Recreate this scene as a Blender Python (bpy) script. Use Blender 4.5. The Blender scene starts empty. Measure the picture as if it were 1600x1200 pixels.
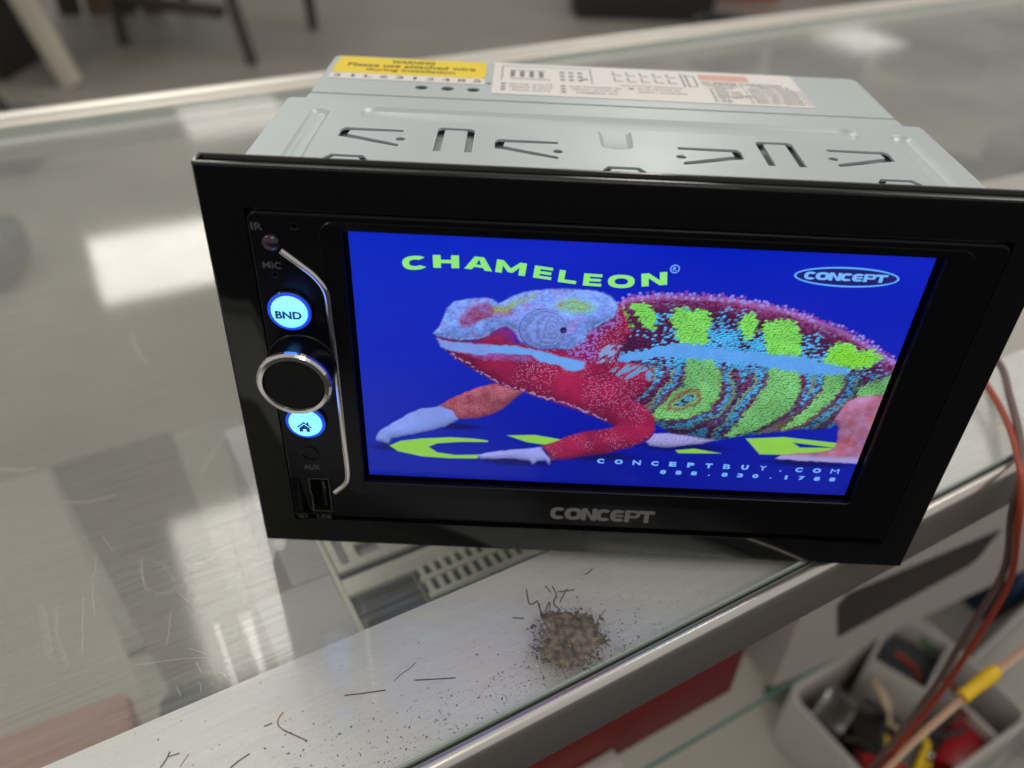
import bpy, bmesh, math, random
import numpy as np
from mathutils import Matrix, Vector

random.seed(7)
np.random.seed(7)
sc = bpy.context.scene
COL = sc.collection
MM = 0.001

# ------------------------------------------------------------------ camera
cam_d = bpy.data.cameras.new('camera')
cam = bpy.data.objects.new('camera', cam_d)
COL.objects.link(cam)
fw = Vector((0.0042, 0.79054, -0.6124)).normalized()
rt = Vector((0.99899, 0.02403, 0.03787))
rt = (rt - fw * rt.dot(fw)).normalized()
up = rt.cross(fw)
M = Matrix((rt, up, -fw)).transposed().to_4x4()
M.translation = Vector((-25.5, -168.0, 194.5)) * MM
cam.matrix_world = M
cam_d.sensor_width = 36.0
cam_d.lens = 1283.4 / 1600 * 36
cam_d.clip_start = 0.01
cam_d.clip_end = 200
cam_d.dof.use_dof = True
cam_d.dof.focus_distance = 0.214
cam_d.dof.aperture_fstop = 8.8
sc.camera = cam
sc.render.resolution_x, sc.render.resolution_y = 1024, 768

# ------------------------------------------------------------------ light
world = bpy.data.worlds.new('World')
sc.world = world
world.use_nodes = True
bgn = world.node_tree.nodes['Background']
bgn.inputs[0].default_value = (0.97, 0.945, 0.89, 1)
bgn.inputs[1].default_value = 0.46
sc.view_settings.view_transform = 'Standard'
sc.view_settings.look = 'None'
sc.view_settings.gamma = 1.0
sc.view_settings.exposure = 0.0


def ceiling_panel(x, y, power, size=0.6, z=1.65, rot=-60.6, sy=None):
    l = bpy.data.lights.new('ceiling_panel_light', 'AREA')
    l.shape = 'RECTANGLE'
    l.size = size
    l.size_y = sy or size
    l.energy = power
    l.color = (1.0, 0.96, 0.87)
    o = bpy.data.objects.new('ceiling_panel_light', l)
    o.location = (x, y, z)
    o.rotation_euler = (0, 0, math.radians(rot))
    COL.objects.link(o)


for x, y, p in ((-1.565, 3.03, 6.2), (-0.60, 1.36, 6.6), (2.80, 7.2, 1.6), (-1.79, 4.79, 2.4),
                (1.10, 0.62, 11), (0.57, 3.63, 11), (0.45, -0.95, 6), (-1.75, -0.2, 8)):  # unseen panels added for more light, beyond those mirrored in the glass
    ceiling_panel(x, y, p)


# ------------------------------------------------------------------ materials
def lin(c):
    return tuple((v / 255 / 12.92) if v / 255 <= 0.04045 else ((v / 255 + 0.055) / 1.055) ** 2.4 for v in c)


def mat(name, col, rough=0.5, metal=0.0, var=0.0, vscale=30.0, bump=0.0, bscale=200.0, spec=0.5,
        emit=None, estr=0.0, stretch=None, coat=0.0, rvar=0.0):
    m = bpy.data.materials.new(name)
    m.use_nodes = True
    nt = m.node_tree
    b = nt.nodes['Principled BSDF']
    b.inputs['Base Color'].default_value = (*col, 1)
    b.inputs['Roughness'].default_value = rough
    b.inputs['Metallic'].default_value = metal
    b.inputs['Specular IOR Level'].default_value = spec
    b.inputs['Coat Weight'].default_value = coat
    b.inputs['Coat Roughness'].default_value = 0.05
    if emit:
        b.inputs['Emission Color'].default_value = (*emit, 1)
        b.inputs['Emission Strength'].default_value = estr
    tc = nt.nodes.new('ShaderNodeTexCoord')
    src = tc.outputs['Object']
    if stretch:
        mp = nt.nodes.new('ShaderNodeMapping')
        mp.inputs['Scale'].default_value = stretch
        nt.links.new(src, mp.inputs['Vector'])
        src = mp.outputs['Vector']
    if var > 0 or rvar > 0:
        n = nt.nodes.new('ShaderNodeTexNoise')
        n.inputs['Scale'].default_value = vscale
        n.inputs['Detail'].default_value = 6
        nt.links.new(src, n.inputs['Vector'])
        if var > 0:
            mx = nt.nodes.new('ShaderNodeMix')
            mx.data_type = 'RGBA'
            mx.inputs[6].default_value = (*[max(0, v * (1 - var)) for v in col], 1)
            mx.inputs[7].default_value = (*[min(1, v * (1 + var)) for v in col], 1)
            nt.links.new(n.outputs['Fac'], mx.inputs[0])
            nt.links.new(mx.outputs[2], b.inputs['Base Color'])
        if rvar > 0:
            mr = nt.nodes.new('ShaderNodeMapRange')
            mr.inputs[1].default_value = 0.3
            mr.inputs[2].default_value = 0.7
            mr.inputs[3].default_value = max(0.02, rough - rvar)
            mr.inputs[4].default_value = rough + rvar
            nt.links.new(n.outputs['Fac'], mr.inputs[0])
            nt.links.new(mr.outputs[0], b.inputs['Roughness'])
    if bump > 0:
        n2 = nt.nodes.new('ShaderNodeTexNoise')
        n2.inputs['Scale'].default_value = bscale
        n2.inputs['Detail'].default_value = 4
        nt.links.new(src, n2.inputs['Vector'])
        bp = nt.nodes.new('ShaderNodeBump')
        bp.inputs['Strength'].default_value = bump
        bp.inputs['Distance'].default_value = 0.0004
        nt.links.new(n2.outputs['Fac'], bp.inputs['Height'])
        nt.links.new(bp.outputs['Normal'], b.inputs['Normal'])
    return m


def glass_mat(name, tint=(0.985, 0.99, 0.985), film=0.05, streak=0.08):
    """clear sheet: fresnel reflection over plain transmission, with a wiped, dusty film"""
    m = bpy.data.materials.new(name)
    m.use_nodes = True
    nt = m.node_tree
    nt.nodes.remove(nt.nodes['Principled BSDF'])
    out = nt.nodes['Material Output']
    tr = nt.nodes.new('ShaderNodeBsdfTransparent')
    tr.inputs[0].default_value = (*tint, 1)
    gl = nt.nodes.new('ShaderNodeBsdfGlossy')
    gl.inputs['Roughness'].default_value = 0.03
    fr = nt.nodes.new('ShaderNodeFresnel')
    # the sheet is not refracted, so both of its faces get the air-to-glass fresnel
    ge = nt.nodes.new('ShaderNodeNewGeometry')
    io = nt.nodes.new('ShaderNodeMapRange')
    io.inputs[3].default_value = 1.52
    io.inputs[4].default_value = 1 / 1.52
    nt.links.new(ge.outputs['Backfacing'], io.inputs[0])
    nt.links.new(io.outputs[0], fr.inputs['IOR'])
    mx = nt.nodes.new('ShaderNodeMixShader')
    nt.links.new(fr.outputs[0], mx.inputs[0])
    nt.links.new(tr.outputs[0], mx.inputs[1])
    nt.links.new(gl.outputs[0], mx.inputs[2])
    df = nt.nodes.new('ShaderNodeBsdfDiffuse')
    df.inputs[0].default_value = (0.62, 0.615, 0.56, 1)
    tc = nt.nodes.new('ShaderNodeTexCoord')
    mp = nt.nodes.new('ShaderNodeMapping')
    mp.inputs['Scale'].default_value = (5, 130, 1)
    mp.inputs['Rotation'].default_value = (0, 0, math.radians(-24))
    nt.links.new(tc.outputs['Object'], mp.inputs['Vector'])
    n1 = nt.nodes.new('ShaderNodeTexNoise')
    n1.inputs['Scale'].default_value = 6
    n1.inputs['Detail'].default_value = 9
    n1.inputs['Roughness'].default_value = 0.65
    nt.links.new(mp.outputs[0], n1.inputs['Vector'])
    n2 = nt.nodes.new('ShaderNodeTexNoise')
    n2.inputs['Scale'].default_value = 9
    n2.inputs['Detail'].default_value = 5
    nt.links.new(tc.outputs['Object'], n2.inputs['Vector'])
    mu = nt.nodes.new('ShaderNodeMath')
    mu.operation = 'MULTIPLY'
    nt.links.new(n1.outputs['Fac'], mu.inputs[0])
    nt.links.new(n2.outputs['Fac'], mu.inputs[1])
    mr = nt.nodes.new('ShaderNodeMapRange')
    mr.inputs[1].default_value = 0.12
    mr.inputs[2].default_value = 0.42
    mr.inputs[3].default_value = film
    mr.inputs[4].default_value = film + streak
    nt.links.new(mu.outputs[0], mr.inputs[0])
    mr2 = nt.nodes.new('ShaderNodeMapRange')
    mr2.inputs[1].default_value = 0.12
    mr2.inputs[2].default_value = 0.42
    mr2.inputs[3].default_value = 0.03
    mr2.inputs[4].default_value = 0.10
    nt.links.new(mu.outputs[0], mr2.inputs[0])
    nt.links.new(mr2.outputs[0], gl.inputs['Roughness'])
    mx2 = nt.nodes.new('ShaderNodeMixShader')
    nt.links.new(mr.outputs[0], mx2.inputs[0])
    nt.links.new(mx.outputs[0], mx2.inputs[1])
    nt.links.new(df.outputs[0], mx2.inputs[2])
    nt.links.new(mx2.outputs[0], out.inputs[0])
    return m


def film_mat(name, col, alpha):
    m = bpy.data.materials.new(name)
    m.use_nodes = True
    nt = m.node_tree
    b = nt.nodes['Principled BSDF']
    b.inputs['Base Color'].default_value = (*col, 1)
    b.inputs['Roughness'].default_value = 0.6
    b.inputs['Alpha'].default_value = alpha
    return m


MT = {}
MT['steel'] = mat('galvanised_steel', (0.55, 0.595, 0.62), 0.40, 0.4, var=0.05, vscale=25, bump=0.05, bscale=900, rvar=0.06)
MT['steel_in'] = mat('inner_steel', (0.50, 0.53, 0.54), 0.5, 0.4, var=0.1, vscale=60)
MT['steel_dark'] = mat('dark_cavity', (0.05, 0.06, 0.065), 0.7)
MT['gloss'] = mat('gloss_black_plastic', (0.003, 0.003, 0.0035), 0.07, spec=0.5, rvar=0.03, vscale=60)
MT['satin'] = mat('satin_black_plastic', (0.003, 0.003, 0.004), 0.28, spec=0.22, bump=0.04, bscale=1500)
MT['hole'] = mat('black_opening', (0.002, 0.002, 0.002), 0.6, spec=0.2)
MT['chrome'] = mat('chrome_trim', (0.74, 0.72, 0.72), 0.13, 1.0)
MT['chrome_dull'] = mat('dull_chrome', (0.42, 0.41, 0.42), 0.25, 1.0)
MT['print_dim'] = mat('dim_grey_print', (0.085, 0.085, 0.09), 0.5)
MT['print_dimmer'] = mat('faint_grey_print', (0.05, 0.05, 0.055), 0.5)
MT['logo'] = mat('silver_print', (0.17, 0.16, 0.16), 0.5, 0.0)
MT['port'] = mat('port_metal', (0.16, 0.155, 0.14), 0.35, 1.0)
MT['led_cyan'] = mat('lit_button_lens', (0.3, 0.6, 0.8), 0.25, emit=lin((128, 234, 255)), estr=1.05)
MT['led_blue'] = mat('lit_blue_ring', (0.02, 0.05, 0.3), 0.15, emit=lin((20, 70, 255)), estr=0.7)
MT['led_print'] = mat('dark_blue_print', (0.01, 0.02, 0.06), 0.5, emit=lin((8, 40, 100)), estr=0.5)
MT['ir'] = mat('infrared_lens', (0.02, 0.006, 0.03), 0.12, coat=0.4)
MT['yellow'] = mat('yellow_sticker', lin((244, 214, 30)), 0.45, var=0.04)
MT['white_sticker'] = mat('white_sticker', (0.80, 0.76, 0.74), 0.5, var=0.03)
MT['ink_y'] = mat('ink_on_yellow', (0.07, 0.06, 0.01), 0.6)
MT['ink'] = mat('grey_ink', (0.22, 0.21, 0.21), 0.6)
MT['ink_dark'] = mat('dark_ink', (0.12, 0.115, 0.12), 0.6)
MT['ink_pink'] = mat('pink_ink', (0.75, 0.42, 0.38), 0.6, var=0.1)
MT['alu'] = mat('brushed_aluminium', (0.93, 0.90, 0.88), 0.42, 0.25, var=0.16, vscale=60, stretch=(.6, 30, 1), bump=0.1, bscale=90)
MT['bead'] = mat('aluminium_lightened', (0.72, 0.68, 0.64), 0.25, 0.9, var=0.04)  # same aluminium as the rim face, ceiling highlight put into the lighter colour
MT['alu_rim'] = mat('aluminium_darkened', (0.43, 0.395, 0.38), 0.36, 0.75, var=0.05, vscale=40, stretch=(1, 20, 20))  # same aluminium as the bead, shade of the front face put into the colour
MT['alu_white'] = mat('pale_rim', (0.78, 0.74, 0.68), 0.35, 0.6, var=0.04)
MT['glass'] = glass_mat('counter_glass', film=0.03, streak=0.21)
MT['glass_under'] = glass_mat('glass_underside', film=0.0, streak=0.01)
MT['glass_clean'] = glass_mat('shelf_glass', film=0.01, streak=0.02)
MT['glass_edge'] = mat('green_glass_edge', (0.34, 0.40, 0.36), 0.2, coat=0.6, var=0.15, vscale=40)
MT['glass_edge_dark'] = mat('teal_glass_edge', (0.10, 0.26, 0.22), 0.25, coat=0.5, var=0.15, vscale=40)
MT['gap'] = mat('dark_rubber_gap', (0.02, 0.022, 0.022), 0.7)
MT['deck'] = mat('cream_laminate', (0.42, 0.395, 0.345), 0.5, var=0.05, vscale=6)
MT['taupe'] = mat('taupe_board', (0.36, 0.335, 0.30), 0.6, var=0.08, vscale=10)
MT['mat'] = mat('dark_tone_sheet', (0.19, 0.175, 0.16), 0.7, var=0.25, vscale=12)
MT['cabinet'] = mat('white_laminate', (0.62, 0.60, 0.55), 0.5, var=0.04)
MT['floor'] = mat('worn_concrete', (0.255, 0.235, 0.205), 0.55, var=0.38, vscale=1.8, rvar=0.1)
MT['staff'] = mat('dark_reflected_floor', (0.035, 0.033, 0.032), 0.6, var=0.3, vscale=3)  # dark tone chosen for what the frame and rim reflect
MT['dirt'] = mat('dry_dirt', (0.17, 0.14, 0.11), 0.95, var=0.8, vscale=480, bump=0.9, bscale=900)
_nt = MT['dirt'].node_tree
_mx = next(n for n in _nt.nodes if n.type == 'MIX')
_rp = _nt.nodes.new('ShaderNodeValToRGB')
_rp.color_ramp.elements[0].position = 0.36
_rp.color_ramp.elements[0].color = (0.09, 0.08, 0.072, 1)
_rp.color_ramp.elements[1].position = 0.64
_rp.color_ramp.elements[1].color = (0.27, 0.225, 0.17, 1)
_k = _rp.color_ramp.elements.new(0.5)
_k.color = (0.17, 0.14, 0.11, 1)
_nt.links.new(_mx.inputs[0].links[0].from_socket, _rp.inputs[0])
_nt.links.new(_rp.outputs[0], _nt.nodes['Principled BSDF'].inputs['Base Color'])
MT['speck'] = mat('dark_specks', (0.14, 0.125, 0.115), 0.8, var=0.6, vscale=150)
MT['speck_pale'] = mat('pale_specks', (0.60, 0.55, 0.45), 0.8, var=0.3, vscale=150)
MT['hair'] = mat('dark_clipping', (0.075, 0.06, 0.062), 0.45)
MT['copper'] = mat('copper_strand', (0.22, 0.11, 0.085), 0.35, 0.4)
MT['scratch'] = film_mat('scratch_white', (0.85, 0.82, 0.74), 0.28)
MT['smear'] = film_mat('smear_film', (0.8, 0.77, 0.7), 0.07)
MT['wire_orange'] = mat('orange_insulation', lin((164, 62, 36)), 0.4)
MT['wire_grey'] = mat('grey_brown_insulation', lin((104, 80, 74)), 0.4)
MT['wire_pale'] = mat('pale_insulation', lin((214, 190, 160)), 0.45)
MT['wire_pink'] = mat('pink_insulation', lin((205, 150, 125)), 0.45)
MT['tape'] = mat('yellow_tape', lin((240, 196, 20)), 0.45, var=0.1, vscale=200)
MT['red'] = mat('dark_red_card', lin((118, 30, 32)), 0.5, var=0.08)
MT['red_dull'] = mat('dull_red_card', lin((168, 128, 117)), 0.6, var=0.1)
MT['red2'] = mat('red_plastic', lin((170, 22, 30)), 0.35, var=0.2, vscale=200)
MT['card'] = mat('pale_card', (0.55, 0.49, 0.46), 0.6, var=0.04)
MT['charcoal'] = mat('charcoal_window', (0.055, 0.048, 0.048), 0.4, var=0.2, vscale=60)
MT['tray'] = mat('white_plastic', (0.52, 0.485, 0.46), 0.4, var=0.05)
MT['blue'] = mat('navy_card', lin((30, 52, 82)), 0.5, var=0.1)
MT['black_thing'] = mat('matt_black', (0.02, 0.02, 0.02), 0.6, var=0.3, vscale=60)
MT['greyblue'] = mat('slate_plastic', (0.07, 0.085, 0.095), 0.45, var=0.3, vscale=30)
MT['green'] = mat('green_board', lin((30, 96, 52)), 0.5, var=0.3, vscale=120)
MT['orange_red'] = mat('orange_red_card', lin((200, 70, 40)), 0.5, var=0.1)
MT['wood_dark'] = mat('dark_wood', (0.055, 0.042, 0.034), 0.5, var=0.3, vscale=8)
MT['offwhite'] = mat('cream_paint', (0.50, 0.46, 0.38), 0.5, var=0.05)
MT['brown'] = mat('brown_card', (0.16, 0.11, 0.075), 0.7, var=0.2, vscale=6)
MT['radio_cream'] = mat('zinc_plate', (0.74, 0.75, 0.66), 0.5, 0.1, var=0.05)
MT['radio_grey'] = mat('dull_zinc', (0.52, 0.51, 0.53), 0.5, 0.1, var=0.06, vscale=20)
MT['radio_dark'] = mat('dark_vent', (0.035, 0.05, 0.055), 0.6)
MT['brass'] = mat('brass_bracket', (0.45, 0.36, 0.18), 0.35, 0.8)


# ------------------------------------------------------------------ helpers
def tag(o, label=None, cat=None, group=None, kind=None):
    if label: o['label'] = label
    if cat: o['category'] = cat
    if group: o['group'] = group
    if kind: o['kind'] = kind
    return o


def empty(name, loc=(0, 0, 0), rot=(0, 0, 0), parent=None):
    o = bpy.data.objects.new(name, None)
    o.empty_display_size = 0.02
    o.location = Vector(loc) * MM
    o.rotation_euler = rot
    o.parent = parent
    COL.objects.link(o)
    return o


def link(name, me, m, parent=None, smooth=False):
    o = bpy.data.objects.new(name, me)
    for k in (m if isinstance(m, (list, tuple)) else [m]):
        me.materials.append(k)
    if smooth:
        me.shade_smooth()
    o.parent = parent
    COL.objects.link(o)
    return o


def mesh_of(verts, faces):
    me = bpy.data.meshes.new('mesh')
    me.from_pydata([Vector(v) * MM for v in verts], [], faces)
    me.update()
    return me


def bm_obj(name, bm, m, parent=None, smooth=False):
    """bm is in mm"""
    bmesh.ops.recalc_face_normals(bm, faces=bm.faces)
    me = bpy.data.meshes.new('mesh')
    bmesh.ops.scale(bm, vec=(MM, MM, MM), verts=bm.verts)
    bm.to_mesh(me)
    bm.free()
    o = link(name, me, m, parent)
    if smooth:
        me.shade_smooth()
        me.set_sharp_from_angle(angle=math.radians(38))
    return o


def add_box(bm, x0, x1, y0, y1, z0, z1, bev=0.0, seg=2, rotz=0.0, piv=None):
    vs = [bm.verts.new(p) for p in ((x0, y0, z0), (x1, y0, z0), (x1, y1, z0), (x0, y1, z0),
                                    (x0, y0, z1), (x1, y0, z1), (x1, y1, z1), (x0, y1, z1))]
    fs = [bm.faces.new([vs[i] for i in f]) for f in ((0, 3, 2, 1), (4, 5, 6, 7), (0, 1, 5, 4), (1, 2, 6, 5), (2, 3, 7, 6), (3, 0, 4, 7))]
    geom = vs
    if bev > 0:
        es = list({e for f in fs for e in f.edges})
        r = bmesh.ops.bevel(bm, geom=es, offset=bev, segments=seg, profile=0.5, affect='EDGES')
        geom = list({v for f in r['faces'] for v in f.verts} | {v for v in vs if v.is_valid})
    if rotz:
        c = Vector(piv) if piv else Vector(((x0 + x1) / 2, (y0 + y1) / 2, 0))
        bmesh.ops.rotate(bm, cent=c, matrix=Matrix.Rotation(rotz, 3, 'Z'), verts=geom)


def box(name, x0, x1, y0, y1, z0, z1, m, parent=None, bev=0.0, seg=2, rotz=0.0, piv=None):
    bm = bmesh.new()
    add_box(bm, x0, x1, y0, y1, z0, z1, bev, seg, rotz, piv)
    return bm_obj(name, bm, m, parent, smooth=bev > 0)


def add_tube(bm, path, r, seg=8, cap=True, flat=1.0):
    pts = [Vector(p) for p in path]
    rs = r if isinstance(r, (list, tuple)) else [r] * len(pts)
    rings = []
    ref = None
    for i, p in enumerate(pts):
        t = (pts[min(i + 1, len(pts) - 1)] - pts[max(i - 1, 0)]).normalized()
        if ref is None:
            ref = Vector((0, 0, 1)) if abs(t.z) < 0.9 else Vector((1, 0, 0))
        n = (ref - t * ref.dot(t)).normalized()
        b = t.cross(n)
        ref = n
        rings.append([bm.verts.new(p + n * math.cos(a) * rs[i] * flat + b * math.sin(a) * rs[i])
                      for a in [2 * math.pi * k / seg for k in range(seg)]])
    for a, b in zip(rings, rings[1:]):
        for k in range(seg):
            bm.faces.new((a[k], a[(k + 1) % seg], b[(k + 1) % seg], b[k]))
    if cap:
        bm.faces.new(rings[0][::-1])
        bm.faces.new(rings[-1])


def smooth_path(pts, n=8):
    P = [Vector(p) for p in pts]
    P = [P[0] * 2 - P[1]] + P + [P[-1] * 2 - P[-2]]
    out = []
    for i in range(1, len(P) - 2):
        for k in range(n):
            t = k / n
            a, b, c, d = P[i - 1], P[i], P[i + 1], P[i + 2]
            out.append(0.5 * ((2 * b) + (-a + c) * t + (2 * a - 5 * b + 4 * c - d) * t * t + (-a + 3 * b - 3 * c + d) * t ** 3))
    out.append(P[-2])
    return out


def tube(name, path, r, m, parent=None, seg=10, sm=0, flat=1.0):
    bm = bmesh.new()
    if sm:
        path = smooth_path(path, sm)
        if isinstance(r, (list, tuple)):
            r = list(np.interp(np.linspace(0, 1, len(path)), np.linspace(0, 1, len(r)), r))
    add_tube(bm, path, r, seg, True, flat)
    return bm_obj(name, bm, m, parent, smooth=True)


def lathe(name, prof, m, parent=None, seg=48, loc=(0, 0, 0), axis='front', caps=True):
    """prof: (radius, height); axis front = height runs towards -y, top = towards +z"""
    bm = bmesh.new()
    rings = []
    for r, h in prof:
        ring = []
        for k in range(seg):
            a = 2 * math.pi * k / seg
            c, s = r * math.cos(a), r * math.sin(a)
            ring.append(bm.verts.new((loc[0] + c, loc[1] - h, loc[2] + s) if axis == 'front' else (loc[0] + c, loc[1] + s, loc[2] + h)))
        rings.append(ring)
    for a, b in zip(rings, rings[1:]):
        for k in range(seg):
            bm.faces.new((a[k], a[(k + 1) % seg], b[(k + 1) % seg], b[k]))
    if caps and prof[-1][0] > 0.001:
        bm.faces.new(rings[-1])
    if caps and prof[0][0] > 0.001:
        bm.faces.new(rings[0])
    return bm_obj(name, bm, m, parent, smooth=True)


def rrect(x0, x1, y0, y1, r, n=5):
    out = []
    for cx, cy, a0 in ((x1 - r, y0 + r, -90), (x1 - r, y1 - r, 0), (x0 + r, y1 - r, 90), (x0 + r, y0 + r, 180)):
        for k in range(n + 1):
            a = math.radians(a0 + 90 * k / n)
            out.append((cx + r * math.cos(a), cy + r * math.sin(a)))
    return out


def circ(cx, cy, r, n=20, ry=None):
    return [(cx + r * math.cos(2 * math.pi * k / n), cy + (ry or r) * math.sin(2 * math.pi * k / n)) for k in range(n)]


def flat_mesh(loops, thick, bevel=0.0, res=1):
    """filled 2D outline with holes, as a mesh in mm: x, y, z in 0..thick"""
    cu = bpy.data.curves.new('c', 'CURVE')
    cu.dimensions = '2D'
    cu.fill_mode = 'BOTH'
    cu.extrude = max(thick / 2 - bevel, 0.0)
    cu.bevel_depth = bevel
    cu.bevel_resolution = res
    cu.offset = -bevel
    for lp in loops:
        s = cu.splines.new('POLY')
        s.points.add(len(lp) - 1)
        for q, p in zip(s.points, lp):
            q.co = (p[0], p[1], 0, 1)
        s.use_cyclic_u = True
    o = bpy.data.objects.new('c', cu)
    COL.objects.link(o)
    dg = bpy.context.evaluated_depsgraph_get()
    me = bpy.data.meshes.new_from_object(o.evaluated_get(dg))
    bpy.data.objects.remove(o)
    bpy.data.curves.remove(cu)
    me.materials.clear()
    me.transform(Matrix.Translation((0, 0, thick / 2)))
    return me


TOPX = Matrix.Identity(4)
FRONT = Matrix(((1, 0, 0, 0), (0, 0, -1, 0), (0, 1, 0, 0), (0, 0, 0, 1)))  # x,y,z -> x,-z,y : faces -y


def place_flat(name, me, m, parent, origin=(0, 0, 0), mode='front', smooth=False):
    me.transform(Matrix.Translation(origin) @ (FRONT if mode == 'front' else TOPX))
    me.transform(Matrix.Scale(MM, 4))
    o = link(name, me, m, parent)
    if smooth:
        me.shade_smooth()
        me.set_sharp_from_angle(angle=math.radians(30))
    return o


def text_mesh(s, w, h, bold=0.0, spacing=1.0, shear=0.0, thick=0.0):
    """lettering fitted to w x h mm, centred on 0,0"""
    cu = bpy.data.curves.new('t', 'FONT')
    cu.body = s
    cu.size = 1.0
    cu.offset = bold
    cu.space_character = spacing
    cu.shear = shear
    cu.resolution_u = 3
    o = bpy.data.objects.new('t', cu)
    COL.objects.link(o)
    dg = bpy.context.evaluated_depsgraph_get()
    me = bpy.data.meshes.new_from_object(o.evaluated_get(dg))
    bpy.data.objects.remove(o)
    bpy.data.curves.remove(cu)
    me.materials.clear()
    co = np.empty(len(me.vertices) * 3)
    me.vertices.foreach_get('co', co)
    co = co.reshape(-1, 3)
    a, b = co.min(0), co.max(0)
    co[:, 0] = (co[:, 0] - (a[0] + b[0]) / 2) * w / max(b[0] - a[0], 1e-6)
    co[:, 1] = (co[:, 1] - (a[1] + b[1]) / 2) * h / max(b[1] - a[1], 1e-6)
    co[:, 2] = thick
    me.vertices.foreach_set('co', co.ravel())
    me.update()
    return me


def lettering(name, items, m, parent, mode='front', y=0.0):
    """items: (string, cx, cy, w, h, angle, bold[, spacing]) -> one mesh of flat print"""
    bm = bmesh.new()
    for it in items:
        s, cx, cy, w, h, ang, bold = it[:7]
        me = text_mesh(s, w, h, bold, it[7] if len(it) > 7 else 1.0)
        me.transform(Matrix.Translation((cx, cy, 0)) @ Matrix.Rotation(math.radians(ang), 4, 'Z'))
        bm.from_mesh(me)
        bpy.data.meshes.remove(me)
    me = bpy.data.meshes.new('print')
    bm.to_mesh(me)
    bm.free()
    return place_flat(name, me, m, parent, (0, y, 0) if mode == 'front' else (0, 0, y), mode)


def grid_interp(a, fx, fy):
    h, w = a.shape
    x0 = np.floor(fx).astype(int)
    y0 = np.floor(fy).astype(int)
    tx, ty = fx - x0, fy - y0
    tx, ty = tx * tx * (3 - 2 * tx), ty * ty * (3 - 2 * ty)
    g = lambda i, j: a[j % h, i % w]
    return (g(x0, y0) * (1 - tx) + g(x0 + 1, y0) * tx) * (1 - ty) + (g(x0, y0 + 1) * (1 - tx) + g(x0 + 1, y0 + 1) * tx) * ty


# bold wide capitals of our own, in a unit box
def _arc(a0, a1, rx, ry, n, p=2.4, cx=.5, cy=.5):
    out = []
    for k in range(n + 1):
        a = math.radians(a0 + (a1 - a0) * k / n)
        c, s_ = math.cos(a), math.sin(a)
        out.append((cx + rx * math.copysign(abs(c) ** (2 / p), c), cy + ry * math.copysign(abs(s_) ** (2 / p), s_)))
    return out


def glyph(ch, t=.27, u=.24):
    if ch == 'O':
        return [_arc(0, 350, .5, .5, 35), _arc(0, 350, .5 - t, .5 - u, 35)]
    if ch == 'C':
        return [_arc(38, 322, .5, .5, 30) + _arc(310, 50, .5 - t, .5 - u, 24)]
    if ch == 'Є':
        b = u * .36
        return [_arc(38, 322, .5, .5, 30) + _arc(310, 198, .5 - t, .5 - u, 12) + [(.84, .5 - b), (.84, .5 + b)] + _arc(162, 50, .5 - t, .5 - u, 12)]
    if ch == 'N':
        return [[(0, 0), (t, 0), (t, .62), (1 - t * 1.05, 0), (1, 0), (1, 1), (1 - t, 1), (1 - t, .38), (t * 1.05, 1), (0, 1)]]
    if ch == 'P':
        return [[(0, 0), (t, 0), (t, .34), (.7, .34)] + _arc(-80, 80, .3, .33, 10, cx=.7, cy=.67) + [(.7, 1), (0, 1)], [(t, .56), (t, .80), (.66, .80), (.74, .74), (.74, .62), (.66, .56)]]
    if ch == 'T':
        return [[(.5 - t / 2, 0), (.5 + t / 2, 0), (.5 + t / 2, 1 - u), (1, 1 - u), (1, 1), (0, 1), (0, 1 - u), (.5 - t / 2, 1 - u)]]
    if ch == 'H':
        return [[(0, 0), (t, 0), (t, .38), (1 - t, .38), (1 - t, 0), (1, 0), (1, 1), (1 - t, 1), (1 - t, .64), (t, .64), (t, 1), (0, 1)]]
    if ch == 'A':
        return [[(0, 0), (t, 0), (t + .07, .2), (1 - t - .07, .2), (1 - t, 0), (1, 0), (.5 + t * .62, 1), (.5 - t * .62, 1)], [(t + .14, .4), (.5, .82), (1 - t - .14, .4)]]
    if ch == 'M':
        k = t * .85
        return [[(0, 0), (k, 0), (k, .6), (.42, .12), (.58, .12), (1 - k, .6), (1 - k, 0), (1, 0), (1, 1), (1 - k, 1), (.5, .44), (k, 1), (0, 1)]]
    if ch == 'E':
        return [[(0, 0), (1, 0), (1, u * .95), (t * 1.1, u * .95), (t * 1.1, .39), (.95, .39), (.95, .61), (t * 1.1, .61), (t * 1.1, 1 - u * .95), (1, 1 - u * .95), (1, 1), (0, 1)]]
    if ch == 'L':
        return [[(0, 0), (1, 0), (1, u), (t * 1.1, u), (t * 1.1, 1), (0, 1)]]


def glyph_print(name, items, m, parent, y):
    """items: (char, cx, cz, w, h, angle, t, u) -> one flat mesh facing the front"""
    bm = bmesh.new()
    for k, (ch, cx, cy, w, h, ang, t, u) in enumerate(items):
        me = flat_mesh([[((x - .5) * w, (z - .5) * h) for x, z in lp] for lp in glyph(ch, t, u)], 0.01)
        me.transform(Matrix.Translation((cx, cy, 0.003 * k)) @ Matrix.Rotation(math.radians(ang), 4, 'Z'))
        bm.from_mesh(me)
        bpy.data.meshes.remove(me)
    me = bpy.data.meshes.new('print')
    bm.to_mesh(me)
    bm.free()
    return place_flat(name, me, m, parent, (0, y, 0))


# ================================================================== setting
TH = math.radians(31.13)
cu_, su_ = math.cos(TH), math.sin(TH)


def floor_quad(v0, v1):
    return [(11.2 + u * cu_ - v * su_, -33.5 + u * su_ + v * cu_, -970) for u, v in ((-15000, v0), (15000, v0), (15000, v1), (-15000, v1))]


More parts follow.
